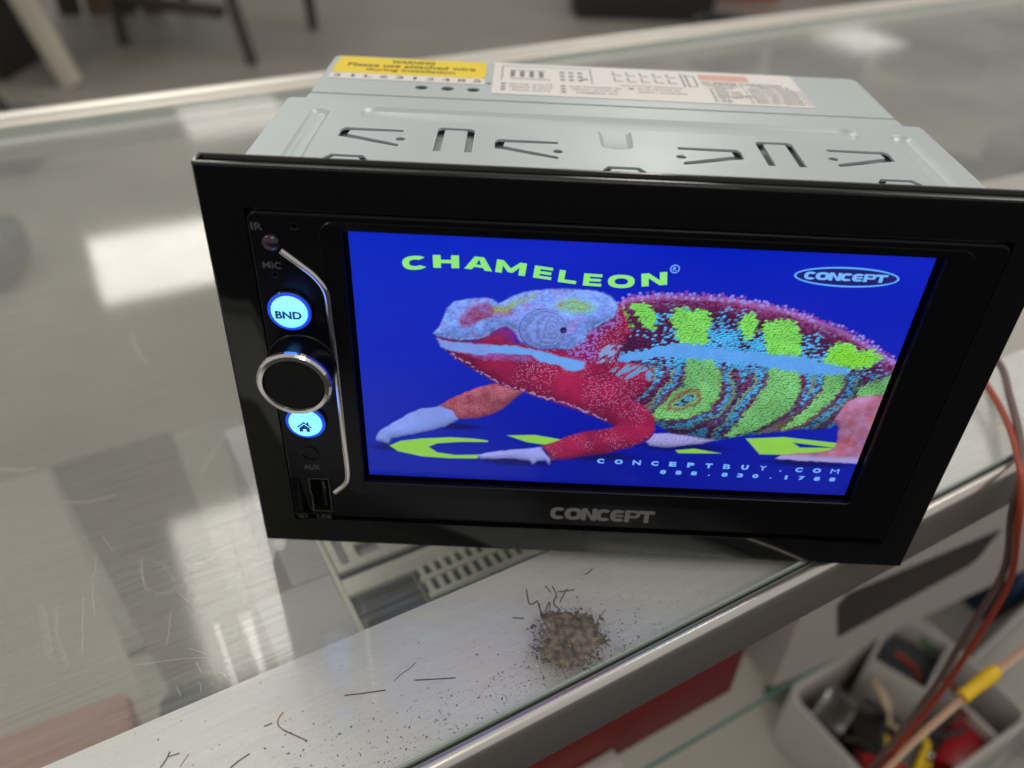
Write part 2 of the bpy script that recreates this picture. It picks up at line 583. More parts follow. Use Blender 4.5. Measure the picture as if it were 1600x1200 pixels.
floor = link('shop_floor', mesh_of(floor_quad(240, 21000), [(0, 1, 2, 3)]), MT['floor'])
sfl = link('added_dark_floor', mesh_of(floor_quad(-9000, 240), [(0, 1, 2, 3)]), MT['staff'])  # added out of view so the glossy frame and rim reflect dark
tag(sfl, kind='structure', label='added unseen dark floor on the staff side, there for dark reflections')
tag(floor, kind='structure', label='worn grey shop floor behind the counter')

# ================================================================== display counter
TH = math.radians(31.13)
cnt = empty('display_counter', (11.2, -33.5, 0), (0, 0, TH))
tag(cnt, 'glass-topped showcase counter with a brushed aluminium border under the glass', 'counter')
U0, U1, VB = -900, 1700, 478


def extrude_profile(name, prof, u0, u1, m, parent):
    n = len(prof)
    bm = bmesh.new()
    a = [bm.verts.new((u0, v, z)) for v, z in prof]
    b = [bm.verts.new((u1, v, z)) for v, z in prof]
    for i in range(n):
        bm.faces.new((a[i], a[(i + 1) % n], b[(i + 1) % n], b[i]))
    bm.faces.new(a[::-1])
    bm.faces.new(b)
    return bm_obj(name, bm, m, parent, smooth=True)


def sheet(name, u0, u1, v0, v1, z0, z1, mats, parent, front_only=False):
    """glass sheet: clear faces, tinted polished edges"""
    bm = bmesh.new()
    add_box(bm, u0, u1, v0, v1, z0, z1, bev=0.5, seg=1)
    bmesh.ops.recalc_face_normals(bm, faces=bm.faces)
    thin = 2 if (z1 - z0) < (v1 - v0) else 1
    for f in bm.faces:
        f.material_index = (2 if len(mats) > 2 and f.normal[thin] < 0 else 0) if abs(f.normal[thin]) > 0.9 or (front_only and f.normal.y > -.5) else 1
    me = bpy.data.meshes.new('mesh')
    bmesh.ops.scale(bm, vec=(MM,) * 3, verts=bm.verts)
    bm.to_mesh(me)
    bm.free()
    return link(name, me, mats, parent)


gtop = sheet('glass_top', U0, U1, 0, VB, -6, 0, [MT['glass'], MT['glass_edge'], MT['glass_under']], cnt)
box('border_strip', U0, U1, 1.5, 44.6, -8.2, -6.25, MT['alu'], cnt)
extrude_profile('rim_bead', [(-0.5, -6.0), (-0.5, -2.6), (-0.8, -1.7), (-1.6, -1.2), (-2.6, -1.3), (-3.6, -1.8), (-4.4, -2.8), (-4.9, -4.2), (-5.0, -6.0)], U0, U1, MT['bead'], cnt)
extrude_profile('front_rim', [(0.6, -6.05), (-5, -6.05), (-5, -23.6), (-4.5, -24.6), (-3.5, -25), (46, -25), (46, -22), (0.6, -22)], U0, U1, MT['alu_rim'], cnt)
extrude_profile('rim_gasket', [(-0.05, -6.0), (-0.48, -6.0), (-0.48, -2.0), (-0.05, -1.7)], U0, U1, MT['gap'], cnt)
extrude_profile('back_rim', [(VB + 0.3, -20), (VB + 0.3, 0.6), (VB + 1.5, 1.6), (VB + 4, 1.9), (VB + 6, 1.2), (VB + 7, -0.8), (VB + 9, -0.8), (VB + 10, 2.2),
                             (VB + 13, 4.0), (VB + 17, 4.2), (VB + 20, 3.0), (VB + 21, 0), (VB + 21, -20)], U0, U1, MT['alu_white'], cnt)
box('back_border', U0, U1, VB - 9, VB - 0.3, -9, -6.3, MT['alu'], cnt)
sheet('glass_shelf', U0, U1, 60, 470, -261, -255, [MT['glass_clean'], MT['glass_edge_dark']], cnt, True)
sheet('front_glass', U0, U1, 483, 489, -520, -22, [MT['glass_clean'], MT['glass_edge']], cnt)
box('bottom_deck', U0, U1, -2, 492, -540, -520, MT['deck'], cnt, bev=1)
box('base_cabinet', U0, U1, 10, 480, -969, -541, MT['cabinet'], cnt)
for k, u in enumerate((-640, 20, 680, 1340)):
    box('shelf_bracket', u - 6, u + 6, 200, 470, -272, -262, MT['alu_rim'], cnt, bev=1)

# scratches on the glass: hair-thin scuffs that catch the light, one part
SCR = [[(-121.4, 101.8), (-124.1, 92.0), (-125.4, 78.7)], [(-106.3, 72.4), (-110.1, 59.9)], [(-119.5, 58.7), (-108.0, 54.7), (-97.8, 50.1)],
       [(-105.2, 57.2), (-101.2, 52.8)], [(-102.0, 49.3), (-97.2, 42.2)], [(-103.8, 77.6), (-98.8, 65.5)], [(-127.0, 89.4), (-130.1, 67.5)],
       [(-104.4, 51.9), (-103.8, 47.3)], [(-110.3, 47.0), (-110.1, 43.3)], [(-109.8, 96.2), (-111.5, 85.3), (-110.8, 81.3)],
       [(-117.2, 101.3), (-118.9, 109.6)], [(-95.2, 88.5), (-92.7, 81.7)], [(-104.9, 45.3), (-105.3, 42.2)]]
bm = bmesh.new()


def add_scratch(bm, pts, w, zz):
    P = [Vector((a, b, zz)) for a, b in pts]
    prev = None
    for i, p in enumerate(P):
        t = (P[min(i + 1, len(P) - 1)] - P[max(i - 1, 0)]).normalized()
        n = Vector((-t.y, t.x, 0)) * (w * (0.25 if i in (0, len(P) - 1) else 1))
        cur = (bm.verts.new(p + n), bm.verts.new(p - n))
        if prev:
            bm.faces.new((prev[0], prev[1], cur[1], cur[0]))
        prev = cur


for i, s in enumerate(SCR):
    pts = smooth_path([(a, b, 0) for a, b in s], 6)
    pts = [(p.x + random.gauss(0, .08), p.y + random.gauss(0, .08)) for p in pts]
    add_scratch(bm, pts, random.uniform(0.09, 0.17), 0.02 + 0.002 * i)
for i in range(420):
    a, b = random.uniform(-210, -60), 46 + abs(random.gauss(0, 70))
    L = random.uniform(.6, 7)
    an = random.gauss(-1.9, 0.7)
    k = random.uniform(-0.3, 0.3)
    pts = [(a + L * t * math.cos(an + k * t), b + L * t * math.sin(an + k * t)) for t in (0, .33, .66, 1)]
    add_scratch(bm, pts, random.uniform(0.012, 0.04), 0.05 + 0.0001 * i)
for i in range(26):   # burst of fibres on the glass near the unit
    a, b = -46 + random.gauss(0, 4), 63 + random.gauss(0, 4)
    an = random.uniform(0, 6.28)
    L = random.uniform(2, 6)
    pts = [(a + L * t * math.cos(an + .5 * t), b + L * t * math.sin(an + .5 * t)) for t in (0, .33, .66, 1)]
    add_scratch(bm, pts, random.uniform(0.02, 0.04), 0.1 + 0.0005 * i)
s = bm_obj('scratches', bm, MT['scratch'], cnt)
tag(s, kind='stuff')

bm = bmesh.new()
for i, (pts, w_) in enumerate((([(-68.2, 144.9), (-76.6, 135.7), (-82.9, 128.0), (-87.3, 119.9)], 1.5), ([(-111.1, 96.3), (-111.3, 87.8), (-110.2, 81.5), (-106.2, 77.9), (-103.9, 80.7), (-105.3, 88.6), (-108.8, 94.0)], .5),
                               ([(-91.8, 218.2), (-92.0, 203.2), (-89.6, 190.2)], 1.2), ([(-92.3, 137.9), (-94.4, 135.4)], .5), ([(-137.5, 91.5), (-137.8, 77.4), (-137.3, 70.5)], 1.6), ([(-134, 88), (-135, 76), (-133.5, 66)], .9),
                               ([(-128, 130), (-121, 126), (-112, 125)], 1.3), ([(-150, 160), (-140, 152), (-133, 150)], 1.6))):
    pp = smooth_path([(a, b_, 0) for a, b_ in pts], 10)
    add_scratch(bm, [(p.x + random.gauss(0, .12), p.y + random.gauss(0, .12)) for p in pp], w_ * .6, 0.16 + .004 * i)
    add_scratch(bm, [(p.x + .5 * w_ + random.gauss(0, .2), p.y + random.gauss(0, .2)) for p in pp[2:-3]], w_ * .25, 0.2 + .004 * i)
tag(bm_obj('smears', bm, MT['smear'], cnt), kind='stuff')

# ================================================================== dirt and clippings on the glass
def uvw(u, v, z=0.0):
    c, s_ = math.cos(TH), math.sin(TH)
    return Vector((11.2 + u * c - v * s_, -33.5 + u * s_ + v * c, z))


PILE = [(-15.3, 20.5), (-12.5, 20.8), (-10.6, 20.0), (-7.2, 17.4), (-4.2, 13.7), (-3.0, 9.0), (-6.0, 4.3), (-11.6, 2.8), (-19.7, 3.5), (-22.8, 6.6), (-23.2, 10.9), (-17.9, 15.8)]


def inside(x, y, P):
    r = False
    j = len(P) - 1
    for i in range(len(P)):
        if (P[i][1] > y) != (P[j][1] > y) and x < (P[j][0] - P[i][0]) * (y - P[i][1]) / (P[j][1] - P[i][1]) + P[i][0]:
            r = not r
        j = i
    return r


def edge_dist(x, y, P):
    d = 1e9
    for i in range(len(P)):
        ax, ay = P[i - 1]
        bx, by = P[i]
        t = max(0, min(1, ((x - ax) * (bx - ax) + (y - ay) * (by - ay)) / ((bx - ax) ** 2 + (by - ay) ** 2 + 1e-9)))
        d = min(d, math.hypot(x - ax - t * (bx - ax), y - ay - t * (by - ay)))
    return d


nz = np.random.rand(64, 64)
dirtc = empty('dirt_patch', tuple(uvw(-13, 11)), (0, 0, TH))
tag(dirtc, 'crumbly brown-grey patch of dried dirt on the counter border beneath the unit', 'dirt')
bm = bmesh.new()
vid = {}
STEP = 0.33
for i in range(-2, 70):
    for j in range(-2, 62):
        x, y = -24.5 + i * STEP, 1.2 + j * STEP
        wx = x + 3.4 * (float(grid_interp(nz, np.array(x * .45), np.array(y * .45))) - .5) + 2.0 * (float(grid_interp(nz, np.array(x * 2.3 + 9), np.array(y * 2.3))) - .5)
        wy = y + 3.4 * (float(grid_interp(nz, np.array(x * .45 + 20), np.array(y * .45 + 7))) - .5) + 2.0 * (float(grid_interp(nz, np.array(x * 2.3 + 31), np.array(y * 2.3))) - .5)
        if inside(wx, wy, PILE):
            d = edge_dist(wx, wy, PILE)
            hgt = 0.06 + min(d, 2.0) * 0.07 + 0.4 * float(grid_interp(nz, np.array(x * 3), np.array(y * 3))) * min(1, d)
            vid[(i, j)] = bm.verts.new((x + 13, y - 11, hgt))
for (i, j), v in vid.items():
    q = [(i, j), (i + 1, j), (i + 1, j + 1), (i, j + 1)]
    if all(k in vid for k in q):
        bm.faces.new([vid[k] for k in q])
bmesh.ops.delete(bm, geom=[v for v in bm.verts if not v.link_faces], context='VERTS')
tag(bm_obj('crust', bm, MT['dirt'], dirtc, smooth=True), kind='stuff')


def add_crumb(bm, c, r, flat=0.5):
    n = random.choice((4, 5))
    ang = random.uniform(0, 6.28)
    st = random.uniform(1, 2.6)
    ring = []
    for k in range(n):
        a = 2 * math.pi * k / n
        x, y = r * math.cos(a) * st * random.uniform(.7, 1.2), r * math.sin(a) * random.uniform(.7, 1.2)
        ring.append(bm.verts.new((c[0] + x * math.cos(ang) - y * math.sin(ang), c[1] + x * math.sin(ang) + y * math.cos(ang), c[2])))
    t = bm.verts.new((c[0], c[1], c[2] + r * flat * 1.6))
    for k in range(n):
        bm.faces.new((ring[k], ring[(k + 1) % n], t))


def crumbs(name, n, region, m, parent, off, rmin, rmax, seed):
    random.seed(seed)
    bm = bmesh.new()
    c = 0
    while c < n:
        u, v = region()
        if 0.3 < v < 44:
            add_crumb(bm, (u - off[0], v - off[1], 0.02), min(rmax, rmin + random.expovariate(1 / (0.25 * (rmax - rmin)))))
            c += 1
    return tag(bm_obj(name, bm, m, parent), kind='stuff')


rp = lambda: (random.gauss(-13, 5.2), random.gauss(11, 5))
crumbs('crumbs', 420, rp, MT['speck'], dirtc, (-13, 11), 0.06, 0.5, 3)
re_ = lambda: (lambda a_: (-13 + 9.2 * math.cos(a_) + random.gauss(0, 1.3), 11.3 + 8.0 * math.sin(a_) + random.gauss(0, 1.2)))(random.uniform(0, 6.28))
crumbs('lint_crumbs', 230, re_, MT['speck'], dirtc, (-13, 11), 0.08, 0.7, 13)
bm = bmesh.new()
random.seed(8)
for i in range(110):
    a_ = random.uniform(0, 6.28)
    rr_ = random.gauss(8.2, 1.6)
    x, y = rr_ * 1.15 * math.cos(a_), rr_ * .95 * math.sin(a_) + .3
    if not (-10.6 < y < 30):
        continue
    an, L, kk = random.uniform(0, 6.28), random.uniform(.8, 3.2), random.uniform(-1.6, 1.6)
    add_tube(bm, [(x + L * t * math.cos(an + kk * t), y + L * t * math.sin(an + kk * t), .1 + .5 * math.sin(3.1 * t) * random.random()) for t in (0, .25, .5, .75, 1)], random.uniform(.03, .07), 4)
tag(bm_obj('lint_fibres', bm, MT['hair'], dirtc), kind='stuff')
crumbs('pale_crumbs', 220, rp, MT['speck_pale'], dirtc, (-13, 11), 0.08, 0.5, 4)

grit = empty('scattered_grit', tuple(uvw(-60, 10)), (0, 0, TH))
tag(grit, 'fine dark grit scattered over the front of the aluminium border', 'grit', kind='stuff')


def rg():
    u = random.uniform(-140, 12)
    v = abs(random.gauss(0, 1)) * (5.5 + 0.055 * max(0, -u - 20)) + 1
    return u, v


crumbs('grit_specks', 1700, rg, MT['speck'], grit, (-60, 10), 0.04, 0.28, 5)
crumbs('grit_flecks', 500, lambda: (random.uniform(-140, 150), random.uniform(1, 43)), MT['speck'], grit, (-60, 10), 0.035, 0.2, 6)
crumbs('grit_flecks', 420, lambda: (random.gauss(10, 14), random.gauss(10, 5)), MT['speck'], grit, (-60, 10), 0.035, 0.16, 16)
crumbs('grit_flecks', 500, lambda: (random.uniform(60, 260), random.uniform(3, 43)), MT['speck'], grit, (-60, 10), 0.06, 0.45, 26)
random.seed(21)

HAIRS = [
    ('thin straight dark clipping lying between the blue glow and the grit', [(-73.5, 23.9), (-68.7, 22.1), (-63.6, 20.3)], .16, 'hair'),
    ('long straight dark clipping left of the dirt patch', [(-55.9, 19.4), (-51.0, 17.1), (-46.1, 14.9)], .16, 'hair'),
    ('thin wavy clipping slanting just above the long straight one', [(-60.6, 21.8), (-58.2, 22.7), (-55.6, 23.2), (-53.5, 24.1)], .1, 'hair'),
    ('hooked strand with a dark end and a coppery tail on the border', [(-88.6, 26.9), (-90.3, 25.5), (-90.7, 23.8), (-89.8, 21.9), (-88.1, 19.7), (-85.8, 16.7)], .16, 'copper'),
    ('dark clipping at the bottom edge of the photo with a short one touching it', [(-118.3, 26.8), (-116.7, 28.2), (-115.5, 29.8)], .17, 'hair'),
    ('short dark clipping touching the tip of another near the bottom edge', [(-116.1, 28.7), (-113.6, 28.3)], .14, 'hair'),
    ('thin coppery strand near the bottom edge right of the touching pair', [(-114.3, 24.8), (-111.7, 27.1)], .11, 'copper'),
    ('slanting dark clipping at the bottom edge below the hooked strand', [(-104.0, 18.9), (-101.5, 19.7), (-98.9, 20.2)], .17, 'hair'),
    ('bent L-shaped clipping farthest behind the dirt patch', [(-15.0, 30.9), (-16.8, 26.0), (-14.1, 25.8)], .2, 'hair'),
    ('straight clipping running into the rear left of the dirt patch', [(-14.3, 24.9), (-15.3, 22.5), (-16.2, 19.9)], .2, 'hair'),
    ('short straight clipping to the left of the dirt patch', [(-23.5, 24.2), (-20.7, 22.5)], .18, 'hair'),
    ('clipping forming the bar of a cross behind the dirt patch', [(-7.3, 25.8), (-5.0, 24.9), (-2.6, 24.2)], .18, 'hair'),
    ('clipping forming the stem of a cross behind the dirt patch', [(-4.4, 25.4), (-6.7, 23.9), (-8.8, 22.4)], .17, 'hair'),
    ('pale curly fibre rising from the top of the dirt patch', [(-7.7, 28.1), (-8.3, 25.1), (-10.6, 22.9), (-10.2, 20.2)], .2, 'hair'),
    ('short clipping behind the curly fibre of the dirt patch', [(-9.5, 29.4), (-9.2, 26.6)], .17, 'hair'),
    ('thin coppery strand sticking out right of the dirt patch', [(1.4, 14.0), (-1.1, 12.9), (-3.8, 11.1)], .12, 'copper'),
    ('tiny straight clipping left of the hooked strand', [(-93.9, 25.4), (-91.9, 25.3)], .16, 'hair'),
    ('short bent clipping close under the lower edge of the unit', [(6.4, 28.2), (4.7, 27.5), (3.1, 27.4)], .17, 'hair'),
    ('folded fibre at the rear left corner of the dirt patch', [(-14.3, 21.6), (-11.5, 23.8), (-13.3, 20.6)], .17, 'hair'),
]
for lab, pts, r, m in HAIRS:
    u0, v0 = pts[0]
    e = tube('wire_clipping', [(a - u0, b - v0, r + 0.02) for a, b in pts], r, MT[m], None, seg=6, sm=5)
    e.location = uvw(u0, v0) * MM
    e.rotation_euler = (0, 0, TH)
    tag(e, lab, 'clipping', 'wire clippings and fibres on the border')

# ================================================================== the head unit
TILT = math.radians(-1.1)
hu = empty('car_stereo', (0, 0, 0), (TILT, 0, 0))
tag(hu, 'black double-height car stereo with a lit blue chameleon screen standing on the counter', 'car stereo')
W, H = 194.85, 120.04
w2 = W / 2

# --- outer trim frame: ring with bevelled outer edge and a shallow channel along its top
bm = bmesh.new()
ix0, ix1, iz0, iz1 = -87.4, 88.4, 9.6, 109.8
ou = [(-w2, 0), (w2, 0), (w2, H), (-w2, H)]
inn = [(ix0, iz0), (ix1, iz0), (ix1, iz1), (ix0, iz1)]
b = 0.45


def ring_v(loop, y):
    return [bm.verts.new((x, y, z)) for x, z in loop]


b = 0.7
arcs = []
for k in range(5):
    aa = math.pi / 2 * k / 4
    q_ = b * (1 - math.sin(aa))
    arcs.append(ring_v([(-w2 + q_, q_), (w2 - q_, q_), (w2 - q_, H - q_), (-w2 + q_, H - q_)], b * (1 - math.cos(aa))))
o0, o1 = arcs[0], arcs[-1]
o2 = ring_v(ou, 5.9)
i0 = ring_v(inn, 0.0)
i0b = ring_v(inn, 2.2)
i2 = ring_v(inn, 5.9)


def strip(a, c):
    for k in range(4):
        bm.faces.new((a[k], a[(k + 1) % 4], c[(k + 1) % 4], c[k]))


strip(i0, o0)
for p_, q_ in zip(arcs, arcs[1:]):
    strip(p_, q_)
strip(o1, o2)
strip(o2, i2)
strip(i0, i0b)
strip(i0b, i2)
bmesh.ops.recalc_face_normals(bm, faces=bm.faces)
# channel in the top face
for f in list(bm.faces):
    if f.normal.z > 0.99 and f.calc_center_median().z > H - 1:
        r = bmesh.ops.inset_region(bm, faces=[f], thickness=1.1)
        r = bmesh.ops.inset_region(bm, faces=[f], thickness=0.5, depth=-0.8)
        break
trim = bm_obj('trim_frame', bm, MT['gloss'], hu, smooth=True)

# --- inner panel with the screen opening
SX, SY, SW, SH = -64.446, 104.066, 137.5, 76.883
pan_loop = rrect(-86.9, 87.9, 10.1, 109.3, 2.4)
op_loop = rrect(SX - 1.0, SX + SW + 1.0, SY - SH - 0.9, SY + 1.2, 0.8, 3)
usb = (-81.6, -75.7, 14.0, 27.2)
holes = [op_loop, circ(-80.1, 36.5, 1.9), [(-86.2, 14.2), (-84.9, 14.2), (-84.9, 26.8), (-86.2, 26.8)],
         [(usb[0], usb[2]), (usb[1], usb[2]), (usb[1], usb[3]), (usb[0], usb[3])],
         circ(-82.2, 93.0, 0.45, 12), circ(-76.2, 106.0, 0.6, 12)]
me = flat_mesh([pan_loop] + holes, 2.6, 0.5, 2)
panel = place_flat('front_panel', me, MT['satin'], hu, (0, 1.95, 0), smooth=True)   # front at y=-0.65
box('panel_backing', -86.6, 87.6, 4.4, 5.6, 10.4, 109.0, MT['hole'], hu)
# sloped surround of the screen
bm = bmesh.new()
o_ = rrect(SX - 6.2, SX + SW + 7.6, SY - SH - 5.2, SY + 3.6, 3.5)
n_ = rrect(SX - 1.25, SX + SW + 1.25, SY - SH - 1.1, SY + 1.4, 1.0)
a = [bm.verts.new((x, -0.66, z)) for x, z in o_]
a2 = [bm.verts.new((x * 0.996 + 0.02, -1.05, z * 0.996 + 0.25)) for x, z in o_]
c = [bm.verts.new((x, -0.72, z)) for x, z in n_]
d = [bm.verts.new((x, 1.6, z)) for x, z in n_]
for p, q in ((a, a2), (a2, c), (c, d)):
    for k in range(len(p)):
        bm.faces.new((p[k], p[(k + 1) % len(p)], q[(k + 1) % len(q)], q[k]))
bm_obj('screen_surround', bm, MT['satin'], hu, smooth=True)

# --- screen: fine grid, one colour per dot
ZP = {
 'ridge':[(65.0,16.4),(66.2,14.7),(68.6,14.1),(72.5,13.5),(76.0,12.9),(76.0,13.1),(80.3,13.0),(84.7,13.0),(89.6,13.0),(94.0,13.4),(98.5,14.1),(103.1,15.1),(107.8,16.2),(113.1,17.8),(118.7,19.8),(123.7,21.9),(129.0,24.6),(133.8,27.4),(137.6,29.8)],
 'body':[(60.4,21.2),(64.9,16.4),(66.2,14.7),(68.6,14.1),(72.5,13.5),(76.0,12.9),(76.0,13.1),(80.3,13.0),(84.7,13.0),(89.6,13.0),(94.0,13.4),(98.5,14.1),(103.1,15.1),(107.8,16.2),(113.1,17.8),(118.7,19.8),(123.7,21.9),(129.0,24.6),(133.8,27.4),(137.6,29.8),(141.0,30.2),(141.2,41.7),(129.6,42.4),(128.4,50.1),(126.9,52.2),(123.4,52.8),(118.0,53.2),(111.6,54.6),(106.3,55.7),(101.6,56.8),(97.0,58.3),(92.5,57.8),(84.3,56.6),(78.9,53.0),(72.8,53.3),(72.4,48.2),(62.4,41.1),(58.5,31.0)],
 'rhindfoot':[(77.7,60.2),(78.8,61.4),(83.9,61.7),(88.1,60.9),(92.9,59.8),(97.0,58.3),(92.3,56.2),(79.5,56.9)],
 'red':[(20.4,28.2),(20.6,29.5),(21.5,30.9),(23.2,32.9),(25.6,35.0),(28.0,36.7),(31.6,39.0),(34.6,41.1),(38.3,43.2),(42.6,44.2),(47.6,46.1),(50.7,47.1),(54.5,48.4),(59.6,50.5),(63.5,52.3),(66.8,53.7),(68.9,55.2),(73.4,56.2),(78.8,54.2),(79.0,51.8),(76.0,48.0),(72.7,45.8),(74.8,43.4),(76.7,39.5),(76.2,35.8),(72.3,33.9),(66.4,33.5),(67.1,29.1),(68.9,24.9),(67.1,19.5),(65.3,16.3),(63.3,21.8),(57.9,31.1),(49.6,30.4),(40.2,29.2),(34.3,26.7),(29.7,29.1)],
 'neararm':[(68.8,54.8),(67.0,55.7),(62.7,56.8),(57.8,58.3),(53.0,61.1),(48.6,63.4),(50.7,65.9),(52.2,68.4),(58.6,67.1),(66.8,64.9),(73.5,62.4),(78.2,59.2),(79.6,55.8),(78.9,52.6),(75.6,49.6),(70.8,50.6)],
 'nearfoot':[(48.6,63.6),(44.2,64.5),(39.1,65.3),(32.7,66.9),(31.1,67.9),(32.1,68.9),(35.3,68.7),(40.5,68.4),(45.7,68.7),(46.8,70.3),(48.0,69.0),(50.2,68.5),(51.6,70.0),(51.7,68.0),(50.1,65.9)],
 'fararm':[(35.3,42.2),(32.3,43.1),(27.4,45.7),(22.5,48.7),(20.0,50.8),(25.0,54.9),(31.2,54.1),(35.5,52.3),(38.6,49.7),(40.9,46.9),(43.2,44.3),(38.3,42.8)],
 'farhand':[(20.9,50.7),(15.6,51.8),(12.5,53.6),(7.3,57.5),(4.0,60.2),(2.6,62.7),(2.8,64.0),(4.4,64.3),(6.0,64.9),(7.0,62.9),(11.6,61.4),(16.7,59.8),(22.4,57.5),(25.6,55.1),(24.3,52.1)],
 'head':[(19.2,27.4),(20.7,25.7),(21.9,22.6),(22.8,19.6),(24.5,17.8),(27.3,16.9),(31.8,16.3),(34.0,16.5),(35.5,17.6),(37.4,16.5),(39.6,15.0),(42.9,13.8),(46.8,13.1),(51.2,12.8),(55.7,12.8),(59.6,12.9),(62.5,14.0),(64.4,15.7),(65.1,18.0),(64.3,20.4),(61.1,22.6),(58.5,24.7),(57.6,28.3),(54.3,30.2),(46.7,30.6),(41.3,28.8),(39.8,25.7),(37.7,24.1),(34.3,26.0),(32.6,28.2),(28.5,28.9),(26.2,29.2),(20.4,28.3)],
 'snoutred':[(26.5,25.4),(25.5,24.5),(26.7,21.7),(27.9,19.5),(30.1,18.2),(32.9,17.7),(34.7,18.1),(37.5,18.3),(39.8,19.1),(38.7,20.5),(34.7,21.3),(31.3,22.8),(28.5,24.8)],
 'browyellow':[(34.1,19.0),(37.5,17.5),(40.8,15.7),(44.1,14.5),(44.7,15.5),(40.8,17.6),(37.5,20.1),(34.7,20.6)],
 'casquegreen':[(48.8,17.7),(50.3,16.1),(53.6,15.1),(57.6,15.8),(60.0,17.3),(57.9,19.2),(52.3,19.3)],
 'preeye':[(34.2,26.7),(35.4,24.9),(37.7,24.1),(39.4,24.9),(40.3,27.8),(39.3,29.9),(36.1,28.6),(32.0,29.1),(31.4,28.3)],
 'jawlight':[(20.2,28.5),(21.5,29.2),(26.2,29.7),(33.2,30.1),(34.7,32.3),(32.1,33.3),(27.4,32.7),(23.2,32.4),(21.2,31.3)],
 'jawviolet':[(27.4,32.7),(33.2,31.3),(38.0,32.5),(43.9,32.5),(45.7,34.6),(38.0,34.3),(32.1,34.6)],
 'cheek':[(33.5,30.1),(39.6,29.9),(45.5,31.0),(52.7,32.8),(58.7,34.1),(58.2,36.0),(56.0,37.1),(53.6,36.8),(51.7,35.4),(46.9,34.5),(44.5,32.5),(38.0,32.5),(33.8,32.4)],
 'cheekmott':[(53.1,29.9),(58.4,24.1),(62.3,22.5),(65.2,18.3),(66.1,20.9),(61.0,26.7),(61.6,33.0),(58.7,33.9),(53.3,32.4)],
 'neckpale':[(61.5,34.5),(62.0,30.8),(63.5,28.3),(67.3,28.4),(66.1,31.3),(64.6,33.6)],
 'neckcyan':[(64.9,36.5),(67.7,34.5),(72.4,34.2),(74.9,35.5),(77.0,37.6),(76.0,38.8),(72.2,37.5),(69.4,39.2),(66.9,37.8)],
 'stripe':[(66.0,33.1),(68.2,31.1),(73.0,29.7),(78.3,28.2),(79.8,27.4),(85.5,27.4),(91.3,28.0),(98.2,28.7),(105.2,29.3),(112.2,29.6),(118.8,30.7),(125.9,32.8),(126.0,33.8),(121.4,34.1),(113.2,33.8),(106.0,32.8),(97.8,31.8),(90.8,31.5),(83.2,30.9),(74.7,31.8),(73.3,32.4),(67.6,33.5)],
 'g0':[(66.2,17.8),(67.1,18.6),(68.2,22.0),(69.1,22.7),(67.9,22.7),(66.8,20.3)],
 'g1':[(68.0,16.5),(69.4,15.9),(71.5,16.1),(73.6,18.2),(75.0,22.0),(74.6,23.6),(73.3,22.8),(71.3,21.5),(69.8,19.1)],
 'g2':[(78.5,18.7),(79.8,17.0),(81.5,16.6),(83.3,17.9),(86.4,16.7),(88.2,20.1),(88.3,27.4),(82.0,27.0),(79.9,22.5)],
 'g3':[(95.3,19.8),(97.6,17.4),(99.3,18.9),(99.8,22.8),(98.7,25.4),(96.8,23.0)],
 'g4':[(101.4,20.2),(105.1,18.9),(109.1,19.3),(111.2,22.9),(112.6,29.1),(105.2,29.1),(102.8,24.0)],
 'g5':[(119.5,29.2),(120.7,25.1),(124.5,24.5),(126.9,27.1),(130.1,26.5),(133.3,28.6),(131.0,31.4),(126.8,32.7),(120.2,31.7)],
 'g6':[(84.4,31.3),(90.8,31.6),(93.6,35.6),(94.8,42.9),(92.8,47.5),(87.2,51.3),(78.7,51.8),(78.0,50.7),(81.8,44.3),(84.8,40.5),(84.7,34.7)],
 'g6red':[(80.1,49.0),(81.4,45.1),(84.9,41.2),(88.9,40.2),(91.0,42.3),(90.5,46.1),(86.2,49.4)],
 'g7':[(106.2,33.3),(113.9,34.1),(115.5,40.2),(114.5,46.3),(110.2,51.2),(103.8,55.5),(99.1,56.7),(101.8,51.6),(104.1,45.3),(106.6,39.2)],
 'g8':[(120.9,34.2),(125.8,33.1),(126.0,38.2),(125.1,41.2),(122.8,45.8),(119.2,50.6),(113.8,53.7),(118.2,46.8),(121.5,39.9)],
 'g9':[(130.4,39.0),(133.8,36.6),(138.7,33.8),(140.1,38.1),(137.2,40.3),(131.6,41.4)],
 'hindleg':[(129.1,52.4),(127.0,49.4),(127.7,46.3),(128.6,43.2),(131.0,41.2),(135.0,40.6),(139.6,40.3),(140.0,57.4),(139.7,64.5),(129.6,64.4),(120.7,64.3),(114.7,64.0),(115.9,62.5),(120.1,61.6),(125.6,61.1),(129.3,60.1),(129.8,57.2)],
 'C':[(33.9,62.1),(30.0,61.6),(23.7,61.5),(15.3,62.4),(9.6,63.6),(6.4,65.5),(8.7,67.5),(15.2,69.0),(23.0,69.3),(30.8,68.9),(32.4,67.4),(24.9,68.0),(19.7,67.3),(17.3,65.3),(19.8,63.9),(26.2,63.0),(33.9,62.6)],
 'Y':[(39.2,59.9),(46.8,59.3),(54.5,60.6),(49.9,62.7),(44.7,62.0)],
 'X':[(86.2,62.6),(91.4,61.7),(99.0,63.0),(87.3,63.6)],
 'Aa':[(104.8,57.2),(109.0,56.8),(115.0,56.1),(130.1,57.4),(130.6,59.2),(117.9,57.9),(120.2,59.6),(130.0,59.2),(127.4,61.0),(115.9,62.5),(109.8,62.7)],
}
NX, NY = 760, 425
gs, gt = np.meshgrid(np.linspace(0, SW, NX), np.linspace(0, SH, NY))
rng = np.random.RandomState(11)
lat = rng.rand(257, 257)


